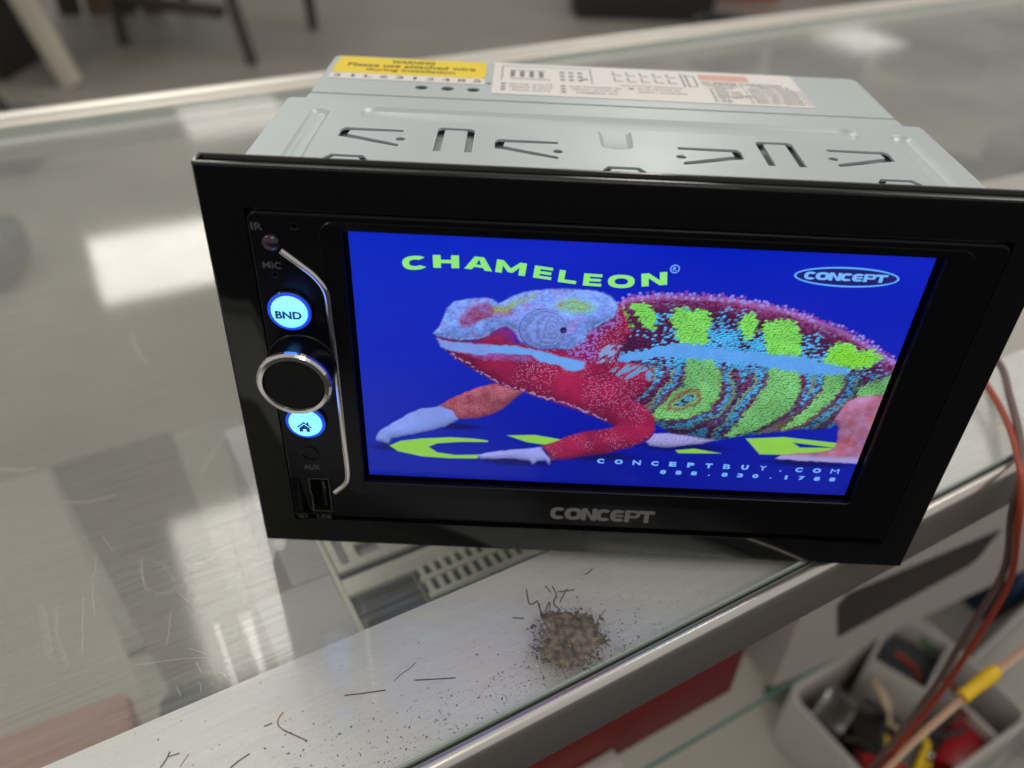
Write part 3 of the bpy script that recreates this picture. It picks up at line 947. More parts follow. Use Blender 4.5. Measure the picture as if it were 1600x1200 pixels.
def noise(x, y, oct=3):
    s, amp, tot = 0, 1.0, 0
    for k in range(oct):
        s = s + amp * grid_interp(lat, x * 2 ** k + 17.3 * k + 40, y * 2 ** k + 5.1 * k + 40)
        tot += amp
        amp *= 0.5
    return s / tot


def worley(x, y, size, seed):
    r = np.random.RandomState(seed)
    jx, jy, jid = r.rand(211, 211), r.rand(211, 211), r.rand(211, 211)
    cx, cy = np.floor(x / size).astype(int), np.floor(y / size).astype(int)
    best = np.full(x.shape, 9.0)
    cid = np.zeros(x.shape)
    ccx = np.zeros(x.shape)
    ccy = np.zeros(x.shape)
    for i in (-1, 0, 1):
        for j in (-1, 0, 1):
            a_, b_ = cx + i, cy + j
            px = (a_ + 0.15 + 0.7 * jx[b_ % 211, a_ % 211]) * size
            py = (b_ + 0.15 + 0.7 * jy[b_ % 211, a_ % 211]) * size
            dd = np.hypot(x - px, y - py) / size
            m_ = dd < best
            best = np.where(m_, dd, best)
            cid = np.where(m_, jid[b_ % 211, a_ % 211], cid)
            ccx = np.where(m_, px, ccx)
            ccy = np.where(m_, py, ccy)
    return best, cid, x - ccx, y - ccy


def sdf(poly, x, y, closed=True):
    P = np.array(poly, float)
    n = len(P)
    d2 = np.full(x.shape, 1e9)
    ins = np.zeros(x.shape, bool)
    for i in range(n if closed else n - 1):
        ax, ay = P[i]
        bx, by = P[(i + 1) % n]
        ex, ey = bx - ax, by - ay
        t = np.clip(((x - ax) * ex + (y - ay) * ey) / (ex * ex + ey * ey + 1e-9), 0, 1)
        d2 = np.minimum(d2, (x - ax - t * ex) ** 2 + (y - ay - t * ey) ** 2)
        if closed and ay != by:
            cond = (ay > y) != (by > y)
            ins ^= cond & (x < ex * (y - ay) / (by - ay) + ax)
    d_ = np.sqrt(d2)
    return np.where(ins, -d_, d_) if closed else d_


def srgb(*c):
    return np.array(lin(c))


img = np.zeros((NY, NX, 3))
g = (gt / SH)[..., None]
hz = noise(gs / 45, gt / 30, 2)[..., None]
img[:] = srgb(6, 32, 196) * (1 - g) + srgb(8, 20, 150) * g
img += (hz - .45) * np.array([0.010, 0.012, 0.10])
lf = np.clip(1 - gs / 60, 0, 1)[..., None]
img += lf * np.array([0.003, 0.010, 0.05])
img = np.clip(img, 0, 1)
wx, wy = gs + (noise(gs / 1.3, gt / 1.3, 2) - .5) * 1.3, gt + (noise(gs / 1.3 + 50, gt / 1.3, 2) - .5) * 1.3
w1x, w1y = gs + (noise(gs / 1.3, gt / 1.3, 2) - .5) * .5, gt + (noise(gs / 1.3 + 50, gt / 1.3, 2) - .5) * .5


def lay(name, colour, soft=0.25, warp=1, grow=0.0, alpha=1.0, poly=None):
    global img
    x, y = ((gs, gt), (w1x, w1y), (wx, wy), (ccx_ + (jit - .5) * .9, ccy_ + (((jit * 13) % 1) - .5) * .9), (cxs, cys))[warp]
    d_ = sdf(poly if poly is not None else ZP[name], x, y) - grow
    al = np.clip(0.5 - d_ / (2 * soft), 0, 1)
    al = (al * alpha)[..., None]
    img = img * (1 - al) + colour * al
    return d_


SXA, SYA = .8, 1.25
wob = 1.6 * noise(gs / 10, gt / 10, 2)
F1, ID, ox, oy = worley((gs + .25 * gt) * SXA, (gt + wob) * SYA, 0.72, 3)
F1s, IDs, oxs, oys = worley(gs, gt, 0.55, 5)
# where each scale is centred: patch borders follow whole scales
ccy_, ccx_ = gt - oy / SYA, gs - ox / SXA + .25 * oy / SYA
jit = (ID * 7919) % 1.0
cxs, cys = gs - oxs, gt - oys


def lit(f, oxx, oyy, k):
    """each scale a little dome lit from the upper left"""
    h_ = np.clip(1 - f * 1.25, 0, 1)
    return (.62 + .5 * h_ - k * (oyy * .9 + oxx * .5))[..., None]


relief = np.clip(lit(F1, ox, oy, .75), .12, 1.7)
relief_s = np.clip(lit(F1s, oxs, oys, .9), .25, 1.5)


def form(d_, r):
    """rounded body shading from the distance inside an outline, lit from above"""
    q_ = np.clip(-d_ / r, 0, 1)
    h_ = np.sqrt(1 - (1 - q_) ** 2)
    gy = np.gradient(h_, axis=0) * (NY / SH) * r
    return np.clip(.62 + .40 * h_ + .16 * np.clip(gy, -1.6, 1.6), .3, 1.35)[..., None]


n_lo = noise(gs / 7, gt / 7, 3)[..., None]
n_md = noise(gs / 2.2, gt / 2.2, 3)[..., None]
# soft dark pools under the feet
for cx, cy, rx, ry in ((9, 66, 9, 1.6), (42, 69.5, 12, 1.7), (62, 66, 16, 2.2), (88, 61.5, 14, 2.0), (124, 65.2, 14, 1.6), (25, 57.5, 8, 1.3)):
    q = np.clip(1.2 - ((gs - cx) / rx) ** 2 - ((gt - cy) / ry) ** 2, 0, 1)[..., None] * 0.8
    img = img * (1 - q) + srgb(10, 12, 70) * q
LIME = srgb(150, 216, 70)
for k in ('C', 'Y', 'X', 'Aa'):
    lay(k, LIME * (0.92 + .12 * n_md), 0.2, 0)
# far limbs
lay('rhindfoot', srgb(176, 172, 240) * relief_s * (.8 + .4 * n_lo) * form(sdf(ZP['rhindfoot'], gs, gt), 2.5), .25)
lay('fararm', (srgb(146, 40, 62) * (1 - n_md) + srgb(196, 120, 128) * n_md) * relief_s * (.6 + .9 * n_lo) * form(sdf(ZP['fararm'], gs, gt), 4.5) * 1.1, .25)
lay('farhand', srgb(140, 164, 248) * (.75 + .4 * n_lo) * (.75 + .3 * relief_s) * form(sdf(ZP['farhand'], gs, gt), 3.6), .25)
# body
MAROON, CYAN = srgb(70, 22, 52), srgb(66, 158, 214)
rd = sdf(ZP['ridge'], gs, gt, False)
pc = np.clip((rd - 3.5) / 8, 0, 1) * 0.62 + 0.08
pc = pc * np.clip((gs - 70) / 14, 0.15, 1)
pc = pc + (noise(gs / 3.5, gt / 3.5, 2) - .5) * 0.9
isc = np.clip((pc - ID) * 6 + .5, 0, 1)[..., None]
dg = np.minimum(np.minimum(sdf(ZP['g6'], ccx_, ccy_), sdf(ZP['g7'], ccx_, ccy_)), sdf(ZP['g8'], ccx_, ccy_)) + (noise(gs / 4, gt / 4, 2) - .5) * 2.2
low = np.clip((gt - 33) / 3, 0, 1)[..., None]
ph_ = (dg % 4.6) / 4.6
stripec = np.where((ph_ < .26)[..., None], srgb(104, 26, 52), np.where((ph_ < .62)[..., None], np.where((ID > .3)[..., None], CYAN, MAROON), np.where((ph_ < .82)[..., None], srgb(112, 132, 92), MAROON)))
bodyc = (MAROON * (1 - isc) + CYAN * isc)
bodyc = (bodyc * (1 - .85 * low) + stripec * .85 * low) * relief ** 1.9 * 1.15
rim = np.clip(1 - rd / 5.0, 0, 1)[..., None]
bum = (IDs > .45)[..., None]
bodyc = bodyc * (1 - rim) + rim * np.where(bum, srgb(150, 70, 130), srgb(112, 30, 70)) * relief_s
rim2 = np.clip(1.3 - rd / 1.3, 0, 1)[..., None]
bodyc = bodyc * (1 - rim2) + rim2 * srgb(158, 104, 178) * relief_s
bodyc = bodyc * np.clip(1.12 - .035 * np.clip(gt - 44, 0, 12), .6, 1.2)[..., None] * (.7 + .6 * n_lo)
bodyc = bodyc * form(sdf(ZP['body'], gs, gt), 20) * 1.15
lay('body', bodyc, .3, 1)
rb, rid, rox, roy = worley(gs, gt, 0.95, 9)
rdc = sdf(ZP['ridge'], gs - rox, gt - roy, False)
a_ = (np.clip((.52 - rb) * 7, 0, 1) * (rdc < 1.0) * (.45 + .5 * rid))[..., None]
img = img * (1 - a_) + np.where((rid > .5)[..., None], srgb(170, 150, 235), srgb(168, 84, 150)) * a_
# lower bands of dull red and olive
band = np.clip((noise((gs * .8 + gt * .9) / 4, (gt * .5 - gs * .35) / 12, 2) - .52) * 6, 0, 1)[..., None] * np.clip((gt - 40) / 8, 0, 1)[..., None]
dB = sdf(ZP['body'], wx, wy)
mB = (np.clip(.5 - dB / .6, 0, 1))[..., None]
img = img * (1 - band * mB * .7) + (srgb(120, 96, 70) * relief) * band * mB * .7
# green saddles and bands
for k in ('g0', 'g1', 'g2', 'g3', 'g4', 'g5'):
    lay(k, srgb(132, 226, 90) * relief ** 1.2 * (.75 + .5 * n_md) * 1.08, .15, 3, grow=.35)
lay('g5', srgb(140, 232, 50) * relief, .2, 3, -1.0)
for k in ('g6', 'g7', 'g8', 'g9'):
    lay(k, srgb(128, 206, 112) * relief ** 1.4 * (.6 + .7 * n_lo) * (.8 + .4 * n_md), .25, 3, grow=.25, alpha=.95)
rr = sdf(ZP['g6red'], wx, wy)
rg_ = (np.clip(1 - np.abs(rr + 1.2) / 1.0, 0, 1) * .85)[..., None]
img = img * (1 - rg_) + srgb(140, 60, 60) * relief * rg_
lay('g6red', np.where((ID > .35)[..., None], srgb(80, 164, 204), MAROON) * relief, .4, 2, -2.4)
for k, q in (('g6', 1.6), ('g7', 1.8), ('g8', 1.6)):
    d_ = np.abs(sdf(ZP[k], wx, wy) - 1.0)
    al = (np.clip(1 - d_ / .8, 0, 1) * .5 * (ID > .4))[..., None] * mB
    img = img * (1 - al) + srgb(70, 20, 45) * al
# pale flank stripe
lay('stripe', srgb(98, 170, 246) * (.9 + .2 * n_md) * (.75 + .28 * relief), .2, 3, grow=.35)
# red throat, shoulder, near arm
shade = np.clip(1.15 - .045 * np.clip(gt - 38, 0, 12) + .0 * gs, .5, 1.2)[..., None]
RED = srgb(160, 32, 66) * (.45 + .9 * n_lo) * (.35 + .65 * relief_s) * (.8 + .4 * n_md)
dots = np.clip((.30 - F1s) * 8, 0, 1) * (IDs > .5) * np.clip((noise(gs / 9 + 3, gt / 9, 2) - .40) * 7, 0, 1)
dots = (dots * .9)[..., None]
REDD = RED * (1 - dots) + srgb(206, 140, 190) * dots
lay('red', REDD * form(sdf(ZP['red'], gs, gt), 9) * 1.08, .25, 4, grow=.2)
lay('neararm', REDD * form(sdf(ZP['neararm'], gs, gt), 5) * 1.05, .3, 1)
ed = np.clip(1 - np.abs(sdf(ZP['red'], wx, wy) + .35) / .5, 0, 1) * (IDs > .35) * ((gs < 66) & (gt > 33))
img = img * (1 - .7 * ed[..., None]) + srgb(196, 170, 220) * .7 * ed[..., None]
lay('nearfoot', srgb(158, 164, 240) * (.75 + .5 * n_lo) * (.7 + .35 * relief_s) * form(sdf(ZP['nearfoot'], gs, gt), 2.5), .3)
for k, al in (('neckpale', .8), ('neckcyan', .85)):
    d_ = sdf(ZP[k], wx, wy)
    st = np.clip((noise((gs + gt) / .7, (gs - gt) / 2.6, 2) - .42) * 9, 0, 1)
    a_ = (np.clip(.5 - d_ / .6, 0, 1) * st * al)[..., None]
    img = img * (1 - a_) + (srgb(140, 180, 240) if k == 'neckpale' else srgb(84, 172, 224)) * a_
# hind leg
lay('hindleg', (srgb(206, 104, 92) * (1 - n_md) + srgb(176, 140, 196) * n_md) * (.6 + .4 * relief_s) * (.35 + 1.2 * n_lo) * (.7 + .5 * n_md) * form(sdf(ZP['hindleg'], gs, gt), 5) * 1.05, .3)
a_ = (np.clip(.5 - sdf(ZP['hindleg'], w1x, w1y) / .5, 0, 1) * np.clip((gt - 61.8) / 1.5, 0, 1) * .75)[..., None]
img = img * (1 - a_) + srgb(176, 176, 244) * a_
# head
n_fi = noise(gs / .6, gt / .6, 3)[..., None]
wr = np.abs(noise((gs + gt * .3) / 3.2, gt / 1.1, 3) - .5)[..., None]
HEAD = srgb(122, 160, 246) * (.5 + .55 * n_md + .35 * n_fi - .1) * (.7 + .3 * relief_s) * np.clip(.72 + wr * 4, .7, 1.05)
HEAD = HEAD * (1 - .25 * np.clip((IDs > .8) * 1.0, 0, 1)[..., None]) + srgb(150, 110, 214) * .18 * (IDs > .8)[..., None]
lay('cheekmott', np.where((IDs > .5)[..., None], srgb(160, 116, 214), srgb(150, 34, 84)) * relief_s, .8, 2)
dh = lay('head', HEAD * form(sdf(ZP['head'], gs, gt), 8) * 1.42, .3, 1)
rimh = (np.clip(1 - np.abs(dh + .5) / .5, 0, 1) * (n_fi[..., 0] > .48) * .5)[..., None]
img = img * (1 - rimh) + srgb(160, 196, 255) * rimh
for k, c_, al in (('snoutred', srgb(156, 46, 84), .95), ('browyellow', srgb(160, 190, 100), .95), ('casquegreen', srgb(140, 220, 140), 1.0), ('preeye', srgb(160, 44, 84), .85), ('jawviolet', srgb(150, 110, 206), .7)):
    d_ = sdf(ZP[k], wx, wy)
    a_ = (np.clip(.5 - d_ / 1.3, 0, 1) * al * np.clip(.45 + 1.3 * (1 - F1s) * (noise(gs / 1.5, gt / 1.5, 2)), 0, 1))[..., None]
    img = img * (1 - a_) + c_ * relief_s * a_
pk = np.clip((noise(gs / 3.0 + 11, gt / 3.0, 3) - .52) * 6, 0, 1) * np.clip(.5 - sdf(ZP['head'], w1x, w1y) / .6, 0, 1) * (IDs > .35)
img = img * (1 - .5 * pk[..., None]) + srgb(190, 130, 214) * relief_s * .5 * pk[..., None]
cg = sdf(ZP['casquegreen'], wx, wy)
a_ = (np.clip(1 - np.abs(cg + 1) / .5, 0, 1) * .55)[..., None]
img = img * (1 - a_) + srgb(176, 110, 90) * a_
lay('jawlight', srgb(134, 164, 244) * (.85 + .2 * n_md), .3, 1)
lay('cheek', srgb(112, 172, 250) * (.95 + .1 * n_md), .3, 1)
# mouth line
md = sdf([(19.6, 28.0), (22, 28.8), (26.5, 29.4), (31, 28.9), (33, 27.6)], w1x, w1y, False)
a_ = np.clip(1 - md / .45, 0, 1)[..., None] * .9
img = img * (1 - a_) + srgb(60, 40, 120) * a_
# turret eye
ex, ey = gs - 47.2, gt - 24.7
er = np.hypot(ex / 6.1, ey / 6.0)
e2 = np.hypot((ex - 3.2 * (1 - np.clip(er, 0, 1))) / 6.1, ey / 6.0)
al = np.clip((1.0 - er) * 14, 0, 1)[..., None]
ringp = .84 + .18 * np.cos(e2 * 30 + 5 * noise(gs / 1.0, gt / 1.0, 3)) * np.clip(e2 * 2, 0, 1)
eyec = srgb(134, 160, 244) * (ringp * (.62 + .55 * noise(gs / .55, gt / .55, 3)) * (1.05 - .25 * np.clip(ey / 6, -.3, 1)))[..., None]
img = img * (1 - al) + eyec * al
for rad, wd in ((1.0, .05), (.90, .03)):
    a_ = (np.clip(1 - np.abs(er - rad) / wd, 0, 1) * (.75 if rad == 1.0 else .45) * np.clip(.6 + (-ex - ey * .3) / 8 + np.clip(ey, 0, 9) / 7, 0, 1))[..., None]
    img = img * (1 - a_) + srgb(44, 50, 140) * a_
pr = np.hypot((ex - 4.9) / 1.0, (ey + .1) / 1.05)
a_ = np.clip((1 - pr) * 4, 0, 1)[..., None]
img = img * (1 - a_) + srgb(30, 26, 84) * a_
a_ = np.clip(1 - np.hypot(ex - 5.1, ey - .1) / .45, 0, 1)[..., None]
img = img * (1 - a_) + srgb(110, 80, 160) * a_
veil = srgb(0, 28, 130)
img = img * .86 + veil * .09
# shading: belly and underside of the picture's animal, faint horizontal scan
img = np.clip(img, 0, 1)
img *= (1 + .03 * np.sin(np.arange(NY) * 2.1))[:, None, None]

verts = np.empty((NY, NX, 3))
verts[..., 0] = SX + gs
verts[..., 1] = 2.0
verts[..., 2] = SY - gt
idx = np.arange(NX * NY).reshape(NY, NX)
quads = np.stack([idx[1:, :-1], idx[1:, 1:], idx[:-1, 1:], idx[:-1, :-1]], -1).reshape(-1, 4)
me = bpy.data.meshes.new('screen')
me.vertices.add(NX * NY)
me.vertices.foreach_set('co', (verts * MM).astype(np.float32).ravel())
me.loops.add(quads.size)
me.loops.foreach_set('vertex_index', quads.astype(np.int32).ravel())
me.polygons.add(len(quads))
me.polygons.foreach_set('loop_start', np.arange(0, quads.size, 4, dtype=np.int32))
me.update(calc_edges=True)
ca = me.color_attributes.new('picture', 'FLOAT_COLOR', 'POINT')
rgba = np.ones((NX * NY, 4), np.float32)
rgba[:, :3] = np.clip(img, 0, 1).reshape(-1, 3)
ca.data.foreach_set('color', rgba.ravel())
sm = bpy.data.materials.new('lit_display')
sm.use_nodes = True
nt = sm.node_tree
pb = nt.nodes['Principled BSDF']
pb.inputs['Base Color'].default_value = (0.008, 0.008, 0.012, 1)
pb.inputs['Roughness'].default_value = 0.16
pb.inputs['Specular IOR Level'].default_value = 0.2
pb.inputs['Emission Strength'].default_value = 1.0
at = nt.nodes.new('ShaderNodeAttribute')
at.attribute_name = 'picture'
nt.links.new(at.outputs['Color'], pb.inputs['Emission Color'])
screen = link('screen', me, sm, hu)
tag(screen, 'glowing blue screen showing a red, green and blue chameleon')

# writing on the screen (flat, a hair in front of it)
MT['t_green'] = mat('lime_screen_text', (0.01, 0.02, 0.01), 0.3, emit=lin((142, 232, 118)), estr=1.0)
MT['t_pale'] = mat('pale_screen_text', (0.01, 0.01, 0.02), 0.3, emit=lin((118, 180, 252)), estr=1.0)
MT['t_cyan'] = mat('cyan_screen_text', (0.01, 0.01, 0.02), 0.3, emit=lin((96, 172, 255)), estr=1.0)
MT['t_navy'] = mat('navy_screen_field', (0.01, 0.01, 0.02), 0.3, emit=lin((22, 26, 110)), estr=1.0)


def scr(s_, t_):
    return SX + s_, SY - t_


L9 = [('C', 15.4, 7.4, 6.1, 3.7, 7, .035), ('H', 22.8, 6.7, 6.2, 3.4, 1.5, .05), ('A', 30.6, 6.8, 6.7, 3.5, -4, .04), ('M', 38.3, 7.55, 7.2, 3.4, -6.5, .04), ('E', 46.0, 8.5, 4.4, 3.3, -6.5, .05),
      ('L', 52.0, 9.35, 4.4, 3.3, -5.5, .05), ('E', 58.0, 9.85, 4.4, 3.3, -1.5, .05), ('O', 64.9, 9.9, 6.4, 3.6, 1, .04), ('N', 72.7, 8.9, 6.1, 3.5, 8, .045)]
glyph_print('title_lettering', [(c_, *scr(x, y), w_, h_, an, *{'H': (.3, .25), 'E': (.3, .24), 'L': (.3, .26), 'M': (.26, .25), 'N': (.28, .25), 'A': (.27, .25), 'C': (.27, .26), 'O': (.25, .26)}[c_]) for c_, x, y, w_, h_, an, bo in L9], MT['t_green'], screen, 1.9)
rm = flat_mesh([circ(*scr(77.2, 5.9), 1.15), circ(*scr(77.2, 5.9), 0.88)], 0.02)
place_flat('registered_mark', rm, MT['t_pale'], screen, (0, 1.92, 0))
lettering('registered_letter', [('R', *scr(77.2, 5.9), .9, 1.05, 0, .02)], MT['t_pale'], screen, y=1.9)
place_flat('logo_field', flat_mesh([circ(*scr(118.15, 6.05), 12.3, 48, 2.45)], 0.02), MT['t_navy'], screen, (0, 1.96, 0))
place_flat('logo_oval', flat_mesh([circ(*scr(118.15, 6.05), 12.55, 64, 2.7), circ(*scr(118.15, 6.05), 12.0, 64, 2.25)], 0.02), MT['t_cyan'], screen, (0, 1.94, 0))
def logo_items(cx, cz, w_, h_):
    its = []
    ws = (1.10, 1.28, 1.12, 1.10, 1.12, 1.08, 1.10)
    tot = sum(ws)
    x = cx - w_ / 2
    for ch, q in zip('CONCЄPT', ws):
        cw = w_ * q / tot
        its.append((ch, x + cw / 2, cz, cw * 1.07, h_, 0, .31, .27))
        x += cw
    return its


glyph_print('logo_lettering', logo_items(*scr(117.9, 6.0), 19.6, 2.1), MT['t_pale'], screen, 1.88)
wu = 'CONCEPTBUY.COM'
lettering('web_address', [(ch, *scr(65.9 + (132.2 - 65.9) * k / 13, 67.75 + (.75 if ch == '.' else 0)), *((.55, .5) if ch == '.' else (2.3 if ch in 'OMN' else 2.0, 1.75)), 0, 0.0 if ch == 'M' else .025 if ch in 'NBY' else .055) for k, ch in enumerate(wu)], MT['t_pale'], screen, y=1.9)
ph = '888.830.1788'
lettering('phone_number', [(ch, *scr(84.0 + (132.3 - 84.0) * k / 11, 70.85 + (.5 if ch == '.' else 0)), *((.5, .45) if ch == '.' else (.7 if ch == '1' else 1.7, 1.5)), 0, .05) for k, ch in enumerate(ph)], MT['t_pale'], screen, y=1.9)

# --- printed words on the panel
PY = -0.67
for nm, w_, x, z, ww, hh, mm_ in (('infrared_print', 'IR', -84.8, 105.7, 2.6, 1.9, 'print_dim'), ('microphone_print', 'MIC', -82.6, 95.7, 4.4, 1.8, 'print_dim'), ('auxiliary_print', 'AUX', -80.0, 31.5, 4.6, 1.8, 'print_dim'),
                                  ('card_print', 'SD', -84.7, 11.8, 2.6, 1.6, 'print_dimmer'), ('usb_print', 'USB', -78.4, 11.8, 4.2, 1.6, 'print_dimmer')):
    lettering(nm, [(w_, x, z, ww, hh, 0, .01)], MT[mm_], hu, y=PY)
glyph_print('brand_lettering', logo_items(3.7, 17.5, 30.2, 4.9), MT['logo'], hu, PY - .02)

# --- small fittings
lathe('infrared_lens', [(2.2, 0), (2.2, .5), (1.9, 1.1), (1.2, 1.5), (0.5, 1.68), (0.0, 1.7)], MT['ir'], hu, 24, (-81.9, -.6, 101.8))
pts = [(-80.0, 99.8), (-76.0, 96.4), (-72.6, 93.2), (-70.4, 88.9), (-70.2, 81.6), (-70.0, 72.8), (-70.0, 62.8), (-70.0, 52.1), (-70.0, 41.7), (-70.0, 29.7), (-71.1, 25.7), (-74.2, 22.2)]
tube('chrome_strip', [(x, -.75, z) for x, z in pts], .85, MT['chrome'], hu, seg=12, sm=5, flat=1.0)


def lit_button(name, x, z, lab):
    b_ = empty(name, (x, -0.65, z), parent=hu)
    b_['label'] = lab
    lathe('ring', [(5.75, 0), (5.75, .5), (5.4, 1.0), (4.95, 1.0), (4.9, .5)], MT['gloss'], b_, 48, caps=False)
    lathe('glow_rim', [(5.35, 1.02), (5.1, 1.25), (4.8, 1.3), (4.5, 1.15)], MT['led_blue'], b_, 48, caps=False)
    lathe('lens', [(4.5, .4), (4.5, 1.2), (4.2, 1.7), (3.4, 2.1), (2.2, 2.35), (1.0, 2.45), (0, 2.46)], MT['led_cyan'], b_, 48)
    lp = bpy.data.lights.new('button_light', 'POINT')
    lp.energy = 0.0012
    lp.color = (0.05, 0.2, 1.0)
    lp.shadow_soft_size = 0.004
    lo = bpy.data.objects.new('button_light', lp)
    lo.location = (0, -0.0065, 0)
    lo.parent = b_
    COL.objects.link(lo)
    return b_


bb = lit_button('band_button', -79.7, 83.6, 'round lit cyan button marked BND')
lettering('button_lettering', [('BND', 0.1, -.1, 6.4, 2.2, 0, .04)], MT['led_print'], bb, y=-2.5)
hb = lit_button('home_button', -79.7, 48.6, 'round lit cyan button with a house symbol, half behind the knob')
house = flat_mesh([[(-2.0, 0.1), (0, 1.9), (.75, 1.2), (.75, 1.75), (1.25, 1.75), (1.25, .75), (2.0, 0.1), (1.75, -.2), (0, 1.35), (-1.75, -.2)]], .02)
place_flat('roof_symbol', house, MT['led_print'], hb, (0, -2.55, -.4))
place_flat('wall_symbol', flat_mesh([[(-1.4, -.25), (0, 1.0), (1.4, -.25), (1.4, -1.5), (.45, -1.5), (.45, -.6), (-.45, -.6), (-.45, -1.5), (-1.4, -1.5)]], .02), MT['led_print'], hb, (0, -2.55, -.4))

kn = empty('volume_knob', (-78.4, -0.65, 67.9), parent=hu)
kn['label'] = 'black volume knob with a chrome ring'
lathe('skirt', [(9.0, 0), (9.0, .6), (8.8, .9), (8.6, 1.0), (8.6, 2.0)], MT['satin'], kn, 64)
lathe('body', [(8.6, 1.6), (8.8, 8.4), (9.0, 8.6)], MT['satin'], kn, 64)
lathe('chrome_ring', [(9.0, 8.4), (9.4, 9.0), (9.25, 9.7), (8.7, 10.3), (7.7, 10.45), (7.4, 9.3)], MT['chrome'], kn, 44, caps=False).data.shade_flat()
lathe('cap', [(7.5, 9.3), (7.3, 9.75), (5, 9.7), (2, 9.65), (0, 9.62)], MT['satin'], kn, 64)

lathe('auxiliary_jack', [(2.6, 0), (2.6, .25), (2.3, .45), (2.0, .35), (1.75, -.5), (1.7, -4.5), (0, -4.5)], MT['satin'], hu, 32, (-80.1, -.6, 36.5))
box('jack_contact', -79.9, -79.2, 1.2, 1.7, 35.2, 35.7, MT['chrome'], hu)
up_ = empty('usb_port', ((usb[0] + usb[1]) / 2, -.7, (usb[2] + usb[3]) / 2), parent=hu)
ux, uz = (usb[1] - usb[0]) / 2, (usb[3] - usb[2]) / 2
fr = flat_mesh([[(-ux, -uz + .5), (-ux + .5, -uz), (ux, -uz), (ux, uz), (-ux, uz), (-ux, .2), (-ux + .35, 0)], [(-ux + .55, -uz + .7), (-ux + .75, -uz + .3), (ux - .28, -uz + .3), (ux - .28, uz - .28), (-ux + .28, uz - .28), (-ux + .28, .3), (-ux + .6, .1)]], 3.0)
place_flat('shell', fr, MT['port'], up_, (0, 3.0, 0))
box('tongue', .6, 1.5, .8, 4.8, -uz + 1.6, uz - 1.6, MT['gloss'], up_, bev=.1)

# --- chassis
TZ = 109.3
CB = 3.4    # underside


def ring_hole(lp):
    return lp


def slot(pts, w_):
    """closed outline of a bent slot of constant half width"""
    P = [Vector((x, y)) for x, y in pts]
    Lh, Rh = [], []
    for i, p in enumerate(P):
        t0 = (p - P[i - 1]).normalized() if i else (P[1] - P[0]).normalized()
        t1 = (P[i + 1] - p).normalized() if i < len(P) - 1 else t0
        t = (t0 + t1).normalized()
        n = Vector((-t.y, t.x))
        k = w_ / max(.4, n.dot(Vector((-t0.y, t0.x))))
        Lh.append(tuple(p + n * k))
        Rh.append(tuple(p - n * k))
    return Lh + Rh[::-1]


def clip_v(x, y, dr):
    """tapered tongue: V slot; x,y = rivet hole, dr = +1 tongue tip to the left"""
    q = lambda a_, b_: (x - dr * a_, y + b_)
    return [[q(17.2, .2), q(17.3, 5.6), q(16.4, 7.2), q(.1, 7.2), q(-.2, 6.4), q(.1, 5.4), q(14.7, 5.0), q(15.0, 2.2), q(.3, -3.6), q(-.1, -4.6), q(.3, -5.6), q(15.4, -.3)],
            circ(x, y, 1.35, 18)]


def clip_u(x, y):
    h_ = 5.2
    return [[(x - h_, y), (x - h_, y + 16.8), (x - h_ + 1, y + 18), (x + h_ - 1, y + 18), (x + h_, y + 16.8), (x + h_, y), (x + h_ - 2, y), (x + h_ - 2, y + 15.6),
             (x + h_ - 2.5, y + 16.2), (x - h_ + 2.5, y + 16.2), (x - h_ + 2, y + 15.6), (x - h_ + 2, y)]]


def tab(x):
    return [[(x - 5.6, 22), (x - 5.6, 33.5), (x - 4.2, 36.0), (x + 4.2, 36.0), (x + 5.6, 33.5), (x + 5.6, 22), (x + 4.0, 22), (x + 4.0, 33), (x + 3.2, 34.3), (x - 3.2, 34.3), (x - 4.0, 33), (x - 4.0, 22)]]


def stadium(x0, x1, y0, y1, r):
    return rrect(x0, x1, y0, y1, r, 8)


# stamped channels: outline, depth
long_ch = []
for x, y in stadium(-72.6, 74.6, 64.0, 74.2, 4.9):
    long_ch.append((x, y))
# add the short tongue hanging from the middle of the long channel
bot = [(p) for p in long_ch]
lo_i = [i for i, p in enumerate(bot) if abs(p[1] - 64.0) < 1e-6]
tongue = [(-4.2, 64.0), (-3.0, 62.6), (-2.7, 51), (-1.9, 49.2), (-.2, 48.4), (3.6, 48.4), (5.2, 49.2), (6.1, 51), (6.4, 62.6), (7.6, 64.0)]
chan = []
inserted = False
for i, p in enumerate(bot):
    chan.append(p)
# bottom edge runs from corner 4 (left) end to corner 1 (right) start: the loop wraps there, so append
chan = chan + tongue
channels = [chan, stadium(-87.2, -81.6, 12, 70.4, 2.8), stadium(83.2, 89.8, 12, 70.2, 3.2)]
outline = [(-96.4, 6.2), (96.4, 6.2), (96.4, 77.6), (95.6, 78.7), (91.2, 78.8), (91.0, 84.6), (-91.0, 84.6), (-91.2, 80.0), (-95.6, 79.8), (-96.4, 78.8)]
cuts = clip_v(-58.2, 48.9, 1) + clip_v(-14.9, 45.0, 1) + clip_v(18.6, 45.1, -1) + clip_v(61.1, 48.7, -1) + clip_u(-43.4, 41.2) + clip_u(46.8, 41.6) + tab(-70.5) + tab(2.2) + tab(74.0)
top = place_flat('top_plate', flat_mesh([outline] + cuts + channels, 0.9, 0.16, 1), MT['steel'], hu, (0, 0, TZ - .9), 'top', smooth=True)


